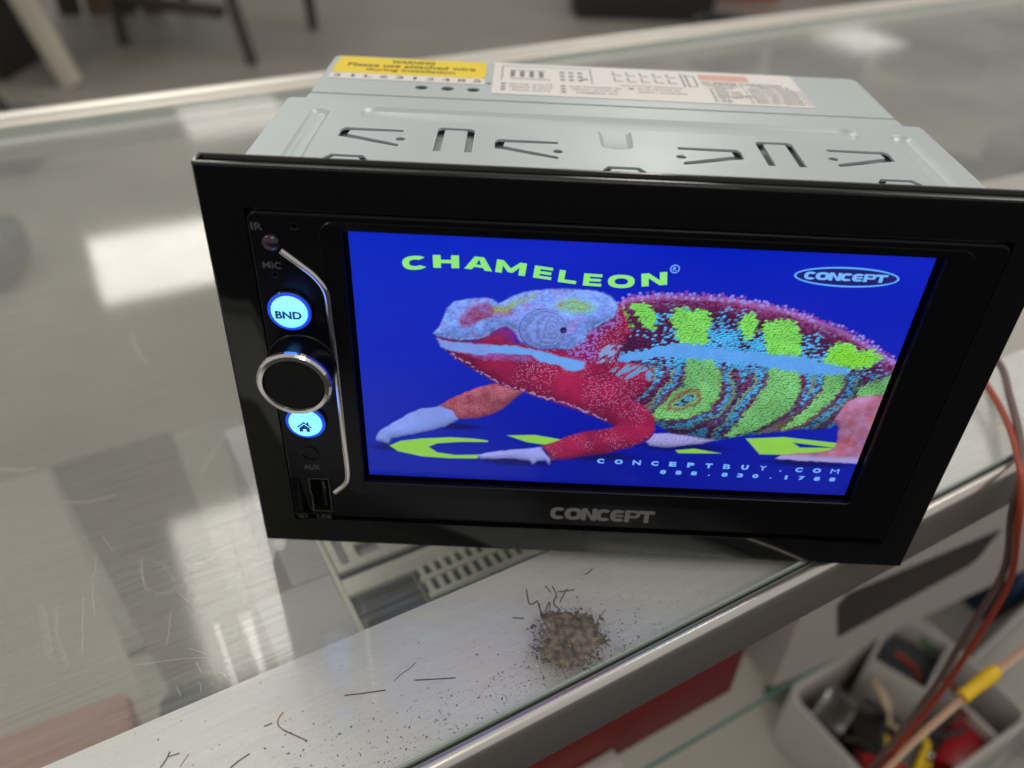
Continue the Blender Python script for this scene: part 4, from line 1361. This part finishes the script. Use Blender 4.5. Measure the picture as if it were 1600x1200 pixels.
def offset_loop(lp, dd):
    n = len(lp)
    ar = sum(lp[i - 1][0] * lp[i][1] - lp[i][0] * lp[i - 1][1] for i in range(n))
    sg = 1 if ar > 0 else -1
    out = []
    for i in range(n):
        a_, b_, c_ = Vector(lp[i - 1]), Vector(lp[i]), Vector(lp[(i + 1) % n])
        t0, t1 = (b_ - a_), (c_ - b_)
        t0 = t0.normalized() if t0.length > 1e-6 else t1.normalized()
        t1 = t1.normalized() if t1.length > 1e-6 else t0
        n0, n1 = Vector((-t0.y, t0.x)), Vector((-t1.y, t1.x))
        nn = (n0 + n1)
        nn = nn.normalized() if nn.length > 1e-6 else n0
        out.append(tuple(b_ + nn * (sg * dd / max(.5, nn.dot(n0)))))
    return out


for lp in channels:
    bm = bmesh.new()
    l0 = [bm.verts.new((x, y, TZ - .05)) for x, y in offset_loop(lp, -.02)]
    l1 = [bm.verts.new((x, y, TZ - .35)) for x, y in offset_loop(lp, .35)]
    l2 = [bm.verts.new((x, y, TZ - .95)) for x, y in offset_loop(lp, .95)]
    l3 = [bm.verts.new((x, y, TZ - 1.1)) for x, y in offset_loop(lp, 1.35)]
    for p, q in ((l0, l1), (l1, l2), (l2, l3)):
        for k in range(len(p)):
            bm.faces.new((p[k], p[(k + 1) % len(p)], q[(k + 1) % len(q)], q[k]))
    f = bm.faces.new(l3)
    bmesh.ops.triangulate(bm, faces=[f])
    bm_obj('stamped_channel', bm, MT['steel'], top, smooth=True)
# rear lid with round holes
rear = place_flat('rear_plate', flat_mesh([[(-91.0, 86.0), (91.0, 86.0), (91.2, 124.0), (89.8, 126.8), (-89.6, 126.8), (-91.0, 125.4)], circ(-57.6, 95.3, 2.1), circ(-49.3, 95.3, 2.1), circ(-41.0, 95.3, 2.1), circ(-36.2, 102.6, 1.0, 12)], 0.9, 0.14, 1),
                  MT['steel'], hu, (0, 0, TZ - .95), 'top', smooth=True)
box('lid_seam', -90.4, 90.4, 83.6, 87.2, TZ - 1.6, TZ - 1.0, MT['steel'], hu)
box('inner_tray', -94, 94, 8, 82, TZ - 3.4, TZ - 2.4, MT['steel_in'], hu)
box('inner_cavity', -89, 89, 83, 125, TZ - 5.2, TZ - 4.2, MT['steel_dark'], hu)
for s_ in (-1, 1):
    box('side_wall', *sorted((s_ * 96.38, s_ * 95.3)), 6.2, 78.6, CB, TZ - .95, MT['steel'], hu, bev=.2)
    box('side_wall', *sorted((s_ * 90.9, s_ * 89.9)), 78.8, 126.6, CB, TZ - 1.0, MT['steel'], hu, bev=.2)
box('rear_wall', -90.9, 90.9, 126.7, 127.6, CB, TZ - 1.0, MT['steel'], hu, bev=.2)
box('bottom_plate', -96.2, 96.2, 6.2, 126.5, CB - .9, CB, MT['steel'], hu)

# --- stickers on the lid
yl = place_flat('warning_sticker', flat_mesh([rrect(-88.9, -37.9, 107.0, 125.6, 2.0)], .12), MT['yellow'], hu, (0, 0, TZ + .0), 'top')
lettering('warning_lettering', [('WARNING', -63.2, 121.2, 15.0, 3.4, 0, .035), ('Please use attached wire', -63.2, 116.4, 43.5, 3.8, 0, .025), ('during installation', -63.0, 111.2, 30.0, 3.8, 0, .025)], MT['ink_y'], yl, 'top', TZ + .15)
sl = place_flat('serial_sticker', flat_mesh([rrect(-88.8, -37.8, 100.6, 106.8, .6)], .1), MT['white_sticker'], hu, (0, 0, TZ + .0), 'top')
lettering('serial_number', [(ch, -86.2 + 46.0 * k / 9, 103.8, 1.1 if ch == '1' else 2.7, 3.0, 0, .015) for k, ch in enumerate('21L6312485')], MT['ink_dark'], sl, 'top', TZ + .13)
wl = place_flat('wiring_sticker', flat_mesh([rrect(-35.2, 68.0, 92.0, 126.2, .8)], .12), MT['white_sticker'], hu, (0, 0, TZ + .0), 'top')
bm = bmesh.new()


def bar(x0, x1, y0, y1, dz=0.0):
    vs = [bm.verts.new(p) for p in ((x0, y0, TZ + .15 + dz), (x1, y0, TZ + .15 + dz), (x1, y1, TZ + .15 + dz), (x0, y1, TZ + .15 + dz))]
    bm.faces.new(vs)


# plug outline, pin blocks, connector drawing
for x0, x1, y0, y1 in ((-32.5, -2, 122.6, 123.1), (-32.5, -32.1, 106.5, 122.6), (-2.4, -2, 106.5, 122.6)):
    bar(x0, x1, y0, y1)
for k in range(4):
    bar(-29.5 + k * 3.2, -28.0 + k * 3.2, 110.5, 117.5)
bar(-29.5, -17.5, 118.0, 118.5)
bar(-29.5, -16.0, 108.3, 109.0)
for i in range(3):
    for j in range(3):
        bar(-12.8 + i * 3.0, -11.2 + i * 3.0, 108.6 + j * 4.0, 110.6 + j * 4.0)
bar(-5.6, -3.4, 110.2, 111.8)
for i in range(5):
    for j in range(2):
        bar(5.4 + i * 4.6, 8.4 + i * 4.6, 110.5 + j * 6.5, 111.3 + j * 6.5)
        bar(5.4 + i * 4.6, 5.9 + i * 4.6, 111.4 + j * 6.5, 115.2 + j * 6.5)
bar(28.6, 29.2, 107.5, 122.5); bar(30.2, 30.8, 107.5, 122.5); bar(31, 33.5, 108.5, 109.1); bar(31, 33.5, 119.9, 120.5); bar(33.0, 33.5, 109.2, 119.8)
bm_obj('wiring_drawing', bm, MT['ink'], wl)
random.seed(31)
rows = []
for r_ in range(3):
    y_ = 102.6 - r_ * 3.0
    rows += [('●', -31.6, y_, 1.9, 1.7, 0, 0), (random.choice(('AUX OUT', 'FRONT R OUT', 'REAR L OUT')), -22.5, y_, 15 - r_, 1.7, 0, .01), ('●', -12.0, y_, 1.9, 1.7, 0, 0),
             (('SUB WOOFER IN', 'FRONT AUDIO IN', 'CAMERA IN')[r_], -1.5, y_, 17 - r_ * 2, 1.7, 0, .01)]
rows += [('●', 10.4, 103.0, 1.9, 1.7, 0, 0), ('AUX POWER IN', 19.5, 103.0, 14, 1.7, 0, .01), ('SAFETY ANTENNA', 20.5, 100.0, 16, 1.7, 0, .01), ('ISO POWER DRAWING', 17.5, 106.0, 20, 1.6, 0, .01)]
lettering('connector_lettering', rows, MT['ink'], wl, 'top', TZ + .16)
rows = [('ISO SPEAKER CONNECTION', 48.6, 113.6, 27, 2.0, 0, .02), ('CONNECTION A', 42.0, 111.0, 13.5, 1.7, 0, .02), ('CONNECTION B', 57.5, 111.0, 13, 1.7, 0, .02)]
for k, (a_, b_) in enumerate((('1. GROUND', '1. REAR RIGHT SPEAKER (+)'), ('2. N/C', '2. REAR RIGHT SPEAKER (-)'), ('3. AUTO ANT', '3. FRONT RIGHT SPEAKER (+)'), ('4. ACC +12V', '4. FRONT RIGHT SPEAKER (-)'), ('5. REAR CAMERA', '5. FRONT LEFT SPEAKER (+)'), ('6. BATTERY +', '6. FRONT LEFT SPEAKER (-)'), ('7. ILL', '7. REAR LEFT SPEAKER (+)'), ('8. GND', '8. REAR LEFT SPEAKER (-)'))):
    rows += [(a_, 36.5 + len(a_) * .48, 108.4 - k * 2.0, len(a_) * .95, 1.4, 0, .02), (b_, 58.0, 108.4 - k * 2.0, 19.5, 1.4, 0, .02)]
lettering('speaker_table', rows, MT['ink_dark'], wl, 'top', TZ + .16)
bm = bmesh.new()
bar(35.0, 52.0, 116.4, 122.8)
bm_obj('pink_panel', bm, MT['ink_pink'], wl)

# ================================================================== things in and around the counter
def cthing(name, u, v, z, label, cat, group=None, rot=0.0):
    return tag(empty(name, tuple(uvw(u, v, z)), (0, 0, TH + rot)), label, cat, group)


# --- second radio chassis under the glass, on a carton, its top 60 mm down
r2 = cthing('radio_chassis', 0, 140, -110, 'bare metal radio chassis with comb vents seen through the glass below the screen', 'radio')
q = lambda u, v: (u, v - 140)


def rbox(name, u0, u1, v0, v1, z0, z1, m, bev=.6, parent=r2):
    return box(name, u0, u1, v0 - 140, v1 - 140, z0 + 110, z1 + 110, m, parent, bev)


rbox('body', -66.0, 96, 113.2, 215, -109.5, -60.6, MT['radio_grey'])
rbox('front_body', -80.5, 110, 66, 113, -109.5, -60.5, MT['radio_grey'])
rbox('side_step', -51.5, -49.6, 64, 150, -60.4, -57.8, MT['radio_cream'], .3)
me = flat_mesh([[(-49.2, -31.2), (20, -31.2), (20, 40), (-49.2, 40)], rrect(-39.4, -30.2, -27.0, -20.4, .6, 3), rrect(-46.4, -43.2, -28.2, -10, 1.4, 4)], 2.6, .3, 1)
place_flat('rear_cover', me, MT['radio_cream'], r2, (0, 0, 50.2), 'top', smooth=True)
for k, (u, v) in enumerate(((-41.7, 105.3), (-35.8, 105.4), (-31.0, 105.1), (-19.3, 104.7), (-13.8, 105.0))):
    rbox('cover_tab', u - 1.1, u + 1.1, v - 1.2, v + 1.4, -60.3, -58.6, MT['radio_dark'], .3)
rbox('seam', -50.5, 24, 106.2, 108.6, -60.3, -59.0, MT['radio_dark'], .2)
rbox('front_cover', -49.6, 24, 97.6, 105.6, -60.3, -57.9, MT['radio_cream'], .4)
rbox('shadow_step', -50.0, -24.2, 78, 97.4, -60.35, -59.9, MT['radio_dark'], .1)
rbox('vent_bed', -23.4, 40, 66, 97.0, -60.3, -59.6, MT['radio_dark'], .1)
rbox('vent_rail', -22.8, 40, 90.6, 92.6, -59.4, -57.2, MT['radio_cream'], .3)
rbox('vent_rail', -22.8, 40, 82.6, 84.4, -59.4, -57.2, MT['radio_cream'], .3)
for k in range(13):
    u = -21.6 + k * 4.5
    rbox('vent_fin', u, u + 2.1, 92.7, 98.6 - .0, -59.3, -57.4, MT['radio_cream'], .3)
    rbox('vent_fin', u, u + 2.1, 84.6, 90.5, -59.3, -57.6, MT['radio_cream'], .3)
c2 = cthing('carton', 5, 140, -255, 'plain pale carton on the glass shelf carrying the bare radio chassis', 'carton')
box('box_body', -80, 85, -62, 66, .2, 140, MT['card'], c2, bev=1.2)
box('lid_flap', -79, 84, -60, 64, 140.1, 144.6, MT['card'], c2, bev=.8)

# --- red cartons
for lab, u, v, z, su, sv, sh, m, rot in (
        ('dark red carton on the glass shelf below the front rim', 94, 118, -255, 150, 90, 62, 'red', .0),
        ('dull pinkish carton glimpsed through the glass at the lower left corner', -186, 186, -252.4, 80, 70, 34, 'red_dull', -.05)):
    t = cthing('red_carton', u, v, z, lab, 'carton', 'red cartons on the glass shelf', rot)
    bv_ = .8 if m == 'red' else 6
    box('box_body', -su / 2, su / 2, -sv / 2, sv / 2, .2, sh - 1, MT[m], t, bev=bv_)
    box('lid', -su / 2 - .6, su / 2 + .6, -sv / 2 - .6, sv / 2 + .6, sh - 13, sh + .8, MT[m], t, bev=bv_)
# white spacer cartons
t = cthing('white_carton', 52, 66, -255, 'low grey-white carton in front of the dark red one on the shelf', 'carton')
box('box_body', -34, 26, -4, 6, .2, 14, MT['tray'], t, bev=.8)
box('lid', -34.6, 26.6, -4.6, 6.3, 9, 14.6, MT['tray'], t, bev=.8)

# --- pale carton with a dark window
t = cthing('product_carton', 192, 62, -255, 'pale carton with a long dark window, lying on the shelf right of the red carton', 'carton', rot=-.077)
box('box_body', 0, 480, 0, 190, .3, 205, MT['card'], t, bev=1.5)
place_flat('window', flat_mesh([[(42, 30), (28, 68), (33, 76), (160, 74), (152, 50), (146, 46)]], .6), MT['charcoal'], t, (0, -.3, 0))
box('label_line', 175, 250, -.5, -.1, 96, 103, MT['ink'], t)
box('label_line', 182, 235, -.5, -.1, 78, 84, MT['ink'], t)

# --- parts bin on the deck
t = cthing('parts_bin', 415, 62, -520, 'divided white plastic bin full of small parts on the bottom deck', 'bin')
bu, bv, bh = 88, 62, 72
me = flat_mesh([rrect(-bu, bu, -bv, bv, 16), rrect(-bu + 5, bu - 5, -bv + 5, bv - 5, 12)], bh, 1.2, 1)
place_flat('bin_wall', me, MT['tray'], t, (0, 0, .3), 'top', smooth=True)
place_flat('bin_floor', flat_mesh([rrect(-bu + 3, bu - 3, -bv + 3, bv - 3, 12)], 3), MT['tray'], t, (0, 0, .3), 'top')
box('divider', 46, 50, -bv + 5, bv - 5, 3, bh - 8, MT['tray'], t, bev=.8)


def item(name, u, v, z, lab, cat, parts, rot=0.0, group='small parts in the bin'):
    t_ = cthing(name, u, v, z, lab, cat, group, rot)
    for nm, kind, *a_ in parts:
        if kind == 'box':
            box(nm, *a_[:6], MT[a_[6]], t_, bev=a_[7] if len(a_) > 7 else 1.5)
        elif kind == 'cyl':
            lathe(nm, a_[0], MT[a_[1]], t_, 28, a_[2] if len(a_) > 2 else (0, 0, 0), 'top')
    return t_


item('white_box', 446, 92, -514, 'open white box standing in the back of the bin', 'box', [('base', 'box', -34, 34, -26, 26, .2, 5, 'tray', 1), ('front_wall', 'box', -34, 34, -26, -23, 5.2, 84, 'tray', 1), ('back_wall', 'box', -34, 34, 23, 26, 5.2, 84, 'tray', 1), ('end_wall', 'box', -34, -31, -22.8, 22.8, 5.2, 84, 'tray', 1), ('end_wall', 'box', 31, 34, -22.8, 22.8, 5.2, 84, 'tray', 1), ('filling', 'box', -30, 30, -22, 22, 5.2, 60, 'greyblue', 2)], .35)
item('red_connector', 372, 52, -514, 'dark red plug lying in the left of the bin', 'connector', [('shell', 'box', -20, 20, -14, 14, .2, 26, 'red', 3), ('nose', 'box', 20.5, 30, -9, 9, 4, 20, 'red', 2)], .5)
item('red_connector', 440, 18, -514, 'bright red plug at the front of the bin', 'connector', [('shell', 'box', -26, 26, -13, 13, .2, 46, 'red2', 3), ('nose', 'box', 26.5, 38, -9, 9, 8, 36, 'red2', 2)], .25)
item('yellow_connector', 396, 24, -514, 'yellow crimp connector between the red plugs', 'connector', [('sleeve', 'box', -7, 7, -5, 5, .2, 52, 'tape', 2), ('barrel', 'box', -3, 3, -3, 3, 52, 62, 'chrome_dull', 1)], .6)
item('grey_relay', 362, 92, -514, 'pale grey relay at the back left of the bin', 'relay', [('case', 'box', -20, 20, -14, 14, .2, 58, 'chrome_dull', 3), ('base', 'box', -22, 22, -16, 16, .2, 10, 'black_thing', 1)], .3)
item('black_adapter', 398, 66, -514, 'black adapter in the middle of the bin', 'adapter', [('case', 'box', -24, 24, -16, 16, .2, 30, 'black_thing', 3), ('strain_relief', 'box', 24.5, 36, -4, 4, 8, 18, 'black_thing', 1.5)], -.4)
item('green_board', 400, 158, -520, 'green circuit board behind the bin under the shelf edge', 'circuit board', [('board', 'box', -45, 45, -3, 3, .2, 70, 'green', .5), ('chip', 'box', -15, 10, -6, -3.2, 30, 50, 'black_thing', .5)], .1, 'things behind the bin')
item('orange_box', 440, 172, -520, 'orange-red box behind the white cup', 'box', [('case', 'box', -42, 42, -20, 20, .2, 88, 'orange_red', 2), ('lid', 'box', -43, 43, -21, 21, 80, 90, 'red', 1)], -.3, 'things behind the bin')
item('black_box', 560, 180, -520, 'matt black box behind the bin beside the navy one', 'box', [('case', 'box', -62, 62, -40, 40, .2, 120, 'black_thing', 3), ('lid', 'box', -63, 63, -41, 41, 108, 121, 'black_thing', 2)], .1, 'things behind the bin')
item('navy_box', 700, 160, -520, 'navy blue box with a white label at the right edge of the photo', 'box', [('case', 'box', -75, 110, -60, 60, .2, 130, 'blue', 2), ('label', 'box', -60, 30, -60.8, -60.1, 70, 100, 'white_sticker', .05), ('lid', 'box', -76, 111, -61, 61, 116, 131, 'blue', 1.5)], 0, 'things behind the bin')
item('white_tray', 590, 40, -520, 'shallow white tray on the deck to the right of the parts bin', 'tray', [('base', 'box', -75, 120, -45, 40, .2, 8, 'tray', 1), ('front_wall', 'box', -75, 120, -45, -40, 8.2, 46, 'tray', 1), ('end_wall', 'box', -75, -70, -39.8, 40, 8.2, 46, 'tray', 1), ('back_wall', 'box', -69.8, 120, 35, 40, 8.2, 46, 'tray', 1)], .12, 'things behind the bin')

random.seed(77)
for k, (m, lab) in enumerate((('red2', 'red lead curling over the left of the bin'), ('black_thing', 'black lead looped across the middle of the bin'), ('tape', 'yellow lead bent at the front of the bin'), ('wire_pale', 'pale lead draped over the bin divider'),
                              ('black_thing', 'short black lead beside the white box'), ('wire_orange', 'orange lead behind the yellow one in the bin'), ('red', 'dark red lead coiled in the bin'), ('green', 'green lead at the front left of the bin'))):
    cu_, cv_ = 350 + 17 * k, 30 + (k * 37) % 70
    t = cthing('loose_lead', cu_, cv_, -514, lab, 'lead', 'loose leads in the bin')
    a0 = random.uniform(0, 6.28)
    tube('insulation', [((14 + 9 * math.sin(1.7 * i + k)) * math.cos(a0 + i * .8), (14 + 9 * math.cos(2.1 * i)) * math.sin(a0 + i * .8), 40 + 6 * i + 9 * math.sin(i * 1.3 + k)) for i in range(7)], 2.6, MT[m], t, 8, 5)

# --- wires
def wire(name, lab, pts, r, m, cat='wire', group=None, sm_=8):
    o = empty(name, tuple(uvw(*pts[0])), (0, 0, TH))
    tag(o, lab, cat, group)
    b0 = Vector(pts[0])
    tube('insulation', [Vector(p) - b0 for p in pts], r, MT[m], o, 12, sm_)
    return o


wire('power_wire', 'grey-brown wire running from behind the unit over the rim and down', [(150, 120, 34), (190, 95, 20), (216, 60, 6), (215, 38, 2), (198, 21, 2), (177, 3, 3), (163, -8, 1), (160, -13, -14), (181, -14, -56), (183, -14, -97), (183.5, -14, -148), (171, -14, -194), (166, -14, -235), (166, -14, -280)], 1.4, 'wire_grey', group='wires behind the unit')
wire('power_wire', 'orange wire twisted beside the grey-brown one over the rim', [(120, 110, 30), (165, 80, 18), (200, 45, 4), (196, 29, 1.6), (183, 11.5, 1.6), (169, -1.5, 2.4), (159, -11, 0), (160, -17, -18), (183, -17, -60), (187, -17, -100), (188, -16, -148), (175, -16, -194), (169, -16, -235), (169, -16, -280)], 1.25, 'wire_orange', group='wires behind the unit')
thin = [(268, -18, -146), (251, -20, -151), (221, -20, -159), (197, -20, -169), (174, -20, -187), (150, -22, -215), (146, -22, -260)]
for k, (dz, du, m, lab) in enumerate(((0, 0, 'wire_pale', 'pale thin wire, nearest of the taped bunch'), (3.0, 1.5, 'wire_pink', 'pinkish thin wire of the taped bunch'), (-2.6, 3, 'wire_pale', 'pale thin wire at the back of the taped bunch'))):
    wire('thin_wire', lab, [(u + du, v + k * 1.2, z + dz) for u, v, z in thin], .9, m, group='taped thin wires')
t = tube('yellow_tape', [(-11, 0, 3.4), (-5, 0, 1.6), (4, 0, -.8), (12, 0, -2.8)], [3.3, 3.9, 3.3, 3.5], MT['tape'], None, 12, 4)
t.location = uvw(222, -18.8, -158) * MM
t.rotation_euler = (0, 0, TH + math.pi)
tag(t, 'yellow tape wrapped around the bunch of thin wires', 'tape')

# --- products deeper in the case, seen through the glass
for lab, u, v, z, su, sv, sh, m, rot in (
        ('slate display amplifier on the shelf at the far left edge', -520, 330, -255, 150, 120, 70, 'greyblue', .1),
        ('small slate receiver on the shelf near the left edge', -330, 250, -255, 120, 120, 48, 'greyblue', -.1),
        ('black speaker box far back in the case, right of the stickered lid', 760, 400, -255, 170, 110, 90, 'black_thing', .2),
        ('slate receiver far right in the case', 1050, 360, -255, 200, 120, 80, 'greyblue', -.1),
        ('black amplifier at the far right end of the case', 1260, 300, -255, 180, 140, 110, 'black_thing', .3),
        ('slate receiver at the right edge of the photo beside the trim', 620, 210, -255, 120, 110, 70, 'greyblue', .15)):
    t = cthing('display_product', u, v, z, lab, 'product', 'products inside the case', rot)
    box('case', -su / 2, su / 2, -sv / 2, sv / 2, .2, sh, MT[m], t, bev=4)
    box('face', -su / 2 + 4, su / 2 - 4, -sv / 2 - 6, -sv / 2 - .2, 4, sh - 4, MT['black_thing'], t, bev=2)
    lathe('dial', [(sh * .22, 0), (sh * .2, 8), (0, 9)], MT['chrome_dull'], t, 24, (su * .2, -sv / 2 - 6, sh / 2))
t = cthing('corner_bracket', 1210, VB - 10, 0, 'small brass bracket on the far rim at the top right', 'bracket')
box('plate', -26, 26, -16, 8, .2, 3, MT['brass'], t, bev=1)
box('knuckle', -10, 10, -8, 8, 3.1, 12, MT['brass'], t, bev=2)

# ================================================================== shop behind the counter
def legs_thing(name, lab, cat, top_z, feet, m, r):
    o = empty(name, (feet[0][0], feet[0][1], -970))
    tag(o, lab, cat)
    for fx, fy, tx, ty in feet:
        tube('leg', [(fx - feet[0][0], fy - feet[0][1], 0), (tx - feet[0][0], ty - feet[0][1], top_z)], [r, r * 1.15], MT[m], o, 8)
    return o


t = legs_thing('work_table', 'dark wooden table with splayed legs standing on the shop floor', 'table', 700, ((-1883, 3783, -1883, 3783), (-1233, 3587, -1390, 3640), (-1092, 4195, -1130, 4190), (-1800, 4400, -1800, 4390)), 'wood_dark', 26)
box('table_top', -160, 860, -260, 700, 700, 735, MT['wood_dark'], t, bev=6)
box('stretcher', 10, 560, -150, -100, 190, 240, MT['wood_dark'], t, bev=6, rotz=-.25)
t = empty('cream_bench', (-1912, 3224, -970))
tag(t, 'cream painted bench with a slanting leg at the far left corner', 'bench')
tube('leg', [(40, -10, 0), (-100, -10, 460)], [46, 52], MT['offwhite'], t, 8)
tube('leg', [(-700, 200, 0), (-640, 200, 460)], [46, 52], MT['offwhite'], t, 8)
box('bench_top', -900, 40, -120, 400, 460, 520, MT['offwhite'], t, bev=8)
box('apron', -860, -140, -60, -30, 330, 455, MT['offwhite'], t, bev=6)
t = empty('black_crate', (-2330, 3330, -970))
tag(t, 'black crate in the shadow under the cream bench', 'crate')
box('crate_body', -300, 190, -120, 300, .5, 330, MT['black_thing'], t, bev=10)
box('crate_lid', -310, 200, -130, 310, 331, 350, MT['black_thing'], t, bev=6)
t = empty('leaning_boards', (-2120, 4300, -970), (0, 0, .2))
tag(t, 'brown boards leaning in the background left of the table', 'boards')
for k in range(4):
    box('board', -280 + k * 130, -170 + k * 130, -20 + 12 * k, 0 + 12 * k, .5, 900, MT['brown' if k % 2 else 'wood_dark'], t, bev=3)
for lab, x, y, sx, sy, sh, m, rot in (
        ('black case on the floor beyond the far rim, above the stickered lid', 620, 4850, 760, 400, 380, 'black_thing', .05),
        ('slate crate on the floor behind the black case', 900, 5500, 520, 400, 420, 'greyblue', .1),
        ('orange-red case on the floor at the top edge', 1330, 5420, 380, 300, 300, 'orange_red', .1),
        ('dark case at the top right beyond the rim', 2300, 6400, 700, 400, 420, 'black_thing', .3)):
    t = tag(empty('floor_case', (x, y, -970), (0, 0, rot)), lab, 'case', 'cases on the floor')
    box('case_body', -sx / 2, sx / 2, -sy / 2, sy / 2, .5, sh * .8, MT[m], t, bev=12)
    box('case_lid', -sx / 2, sx / 2, -sy / 2, sy / 2, sh * .81, sh, MT[m], t, bev=10)
    box('handle', -40, 40, -sy / 2 - 22, -sy / 2 - 2, sh * .5, sh * .58, MT['chrome_dull'], t, bev=4)

# ================================================================== more of what the glass shows
t = cthing('pale_board', -300, 270, -255, 'taupe board lying on the glass shelf along the left edge', 'board')
place_flat('sheet', flat_mesh([[(-420, -205), (181, -205), (132, 195), (-420, 195)]], 2.2, .3, 1), MT['taupe'], t, (0, 0, .2), 'top')
place_flat('backing', flat_mesh([[(-418, -203), (179, -203), (130, 193), (-418, 193)]], .15), MT['card'], t, (0, 0, .02), 'top')
t = cthing('small_receiver', -113, 158, -255, 'dark slate receiver under the scratched glass beside the bright patch', 'product')
box('case', -17, 17, -34, 24, .2, 76, MT['greyblue'], t, bev=9, seg=4)
box('face', -14, 14, -38, -34.2, 8, 68, MT['black_thing'], t, bev=1)
t = tag(empty('cable_coil', (930, 3980, -970)), 'coil of thick black cable on the floor seen through the far glass', 'cable')
for k in range(4):
    n = 40
    tube('loop', [((170 - 9 * k) * math.cos(6.2832 * i / n), (170 - 9 * k) * math.sin(6.2832 * i / n), 26 + 44 * k) for i in range(n)] + [(170 - 9 * k, 0, 26 + 44 * k)], 24, MT['black_thing'], t, 8)
for nm, lab, x, y, sx, sy, sh, m, rot in (
        ('tool_bag', 'dark bag on the floor seen through the glass right of the lid', 1270, 3600, 320, 300, 260, 'greyblue', .4),
        ('tool_bag', 'wide slate bag on the floor at the top right through the glass', 1930, 3950, 420, 320, 240, 'greyblue', .2),
        ('tool_bag', 'black bag on the floor in the top right corner through the glass', 2420, 4420, 420, 340, 300, 'black_thing', .1),
        ('tool_bag', 'slate bag on the floor near the right edge level with the lid', 1800, 2680, 260, 260, 160, 'greyblue', .5),
        ('tool_bag', 'slate bag on the floor at the left edge below the far rim', -1760, 2420, 300, 260, 160, 'greyblue', .3),
        ('tool_bag', 'dark bag on the floor at the left edge halfway down', -1440, 1700, 240, 220, 140, 'greyblue', .2)):
    t = tag(empty(nm, (x, y, -970), (0, 0, rot)), lab, 'bag', 'bags on the floor')
    box('bag_body', -sx / 2, sx / 2, -sy / 2, sy / 2, .5, sh, MT[m], t, bev=45, seg=3)
    tube('handle', [(-sx * .25, 0, sh - 5), (-sx * .15, 0, sh + 60), (sx * .15, 0, sh + 60), (sx * .25, 0, sh - 5)], 12, MT['black_thing'], t, 8, 5)

t = cthing('white_card', -95.5, 100, -255, 'thin white card standing on edge under the glass left of the bare radio', 'card')
box('card', -.9, .9, -16, 14, .2, 190, MT['white_sticker'], t, bev=.2)
box('foot', -8, 8, -14, 12, .1, 3, MT['white_sticker'], t, bev=.3)

t = cthing('dark_tone_sheet', -110, 330, -255, 'added dark grey sheet darkening the glass shelf between the taupe board and the radio carton', 'mat')  # added sheet, its dark colour stands in for the darker tone here
place_flat('tone_sheet', flat_mesh([[(-12, -125), (33, -125), (33, 138), (-56, 138)]], 1.6, .2, 1), MT['mat'], t, (0, 0, .2), 'top')
place_flat('tone_sheet_hem', flat_mesh([[(-8, -121), (30, -121), (30, -117), (-9, -117)]], .3), MT['taupe'], t, (0, 0, 1.85), 'top')
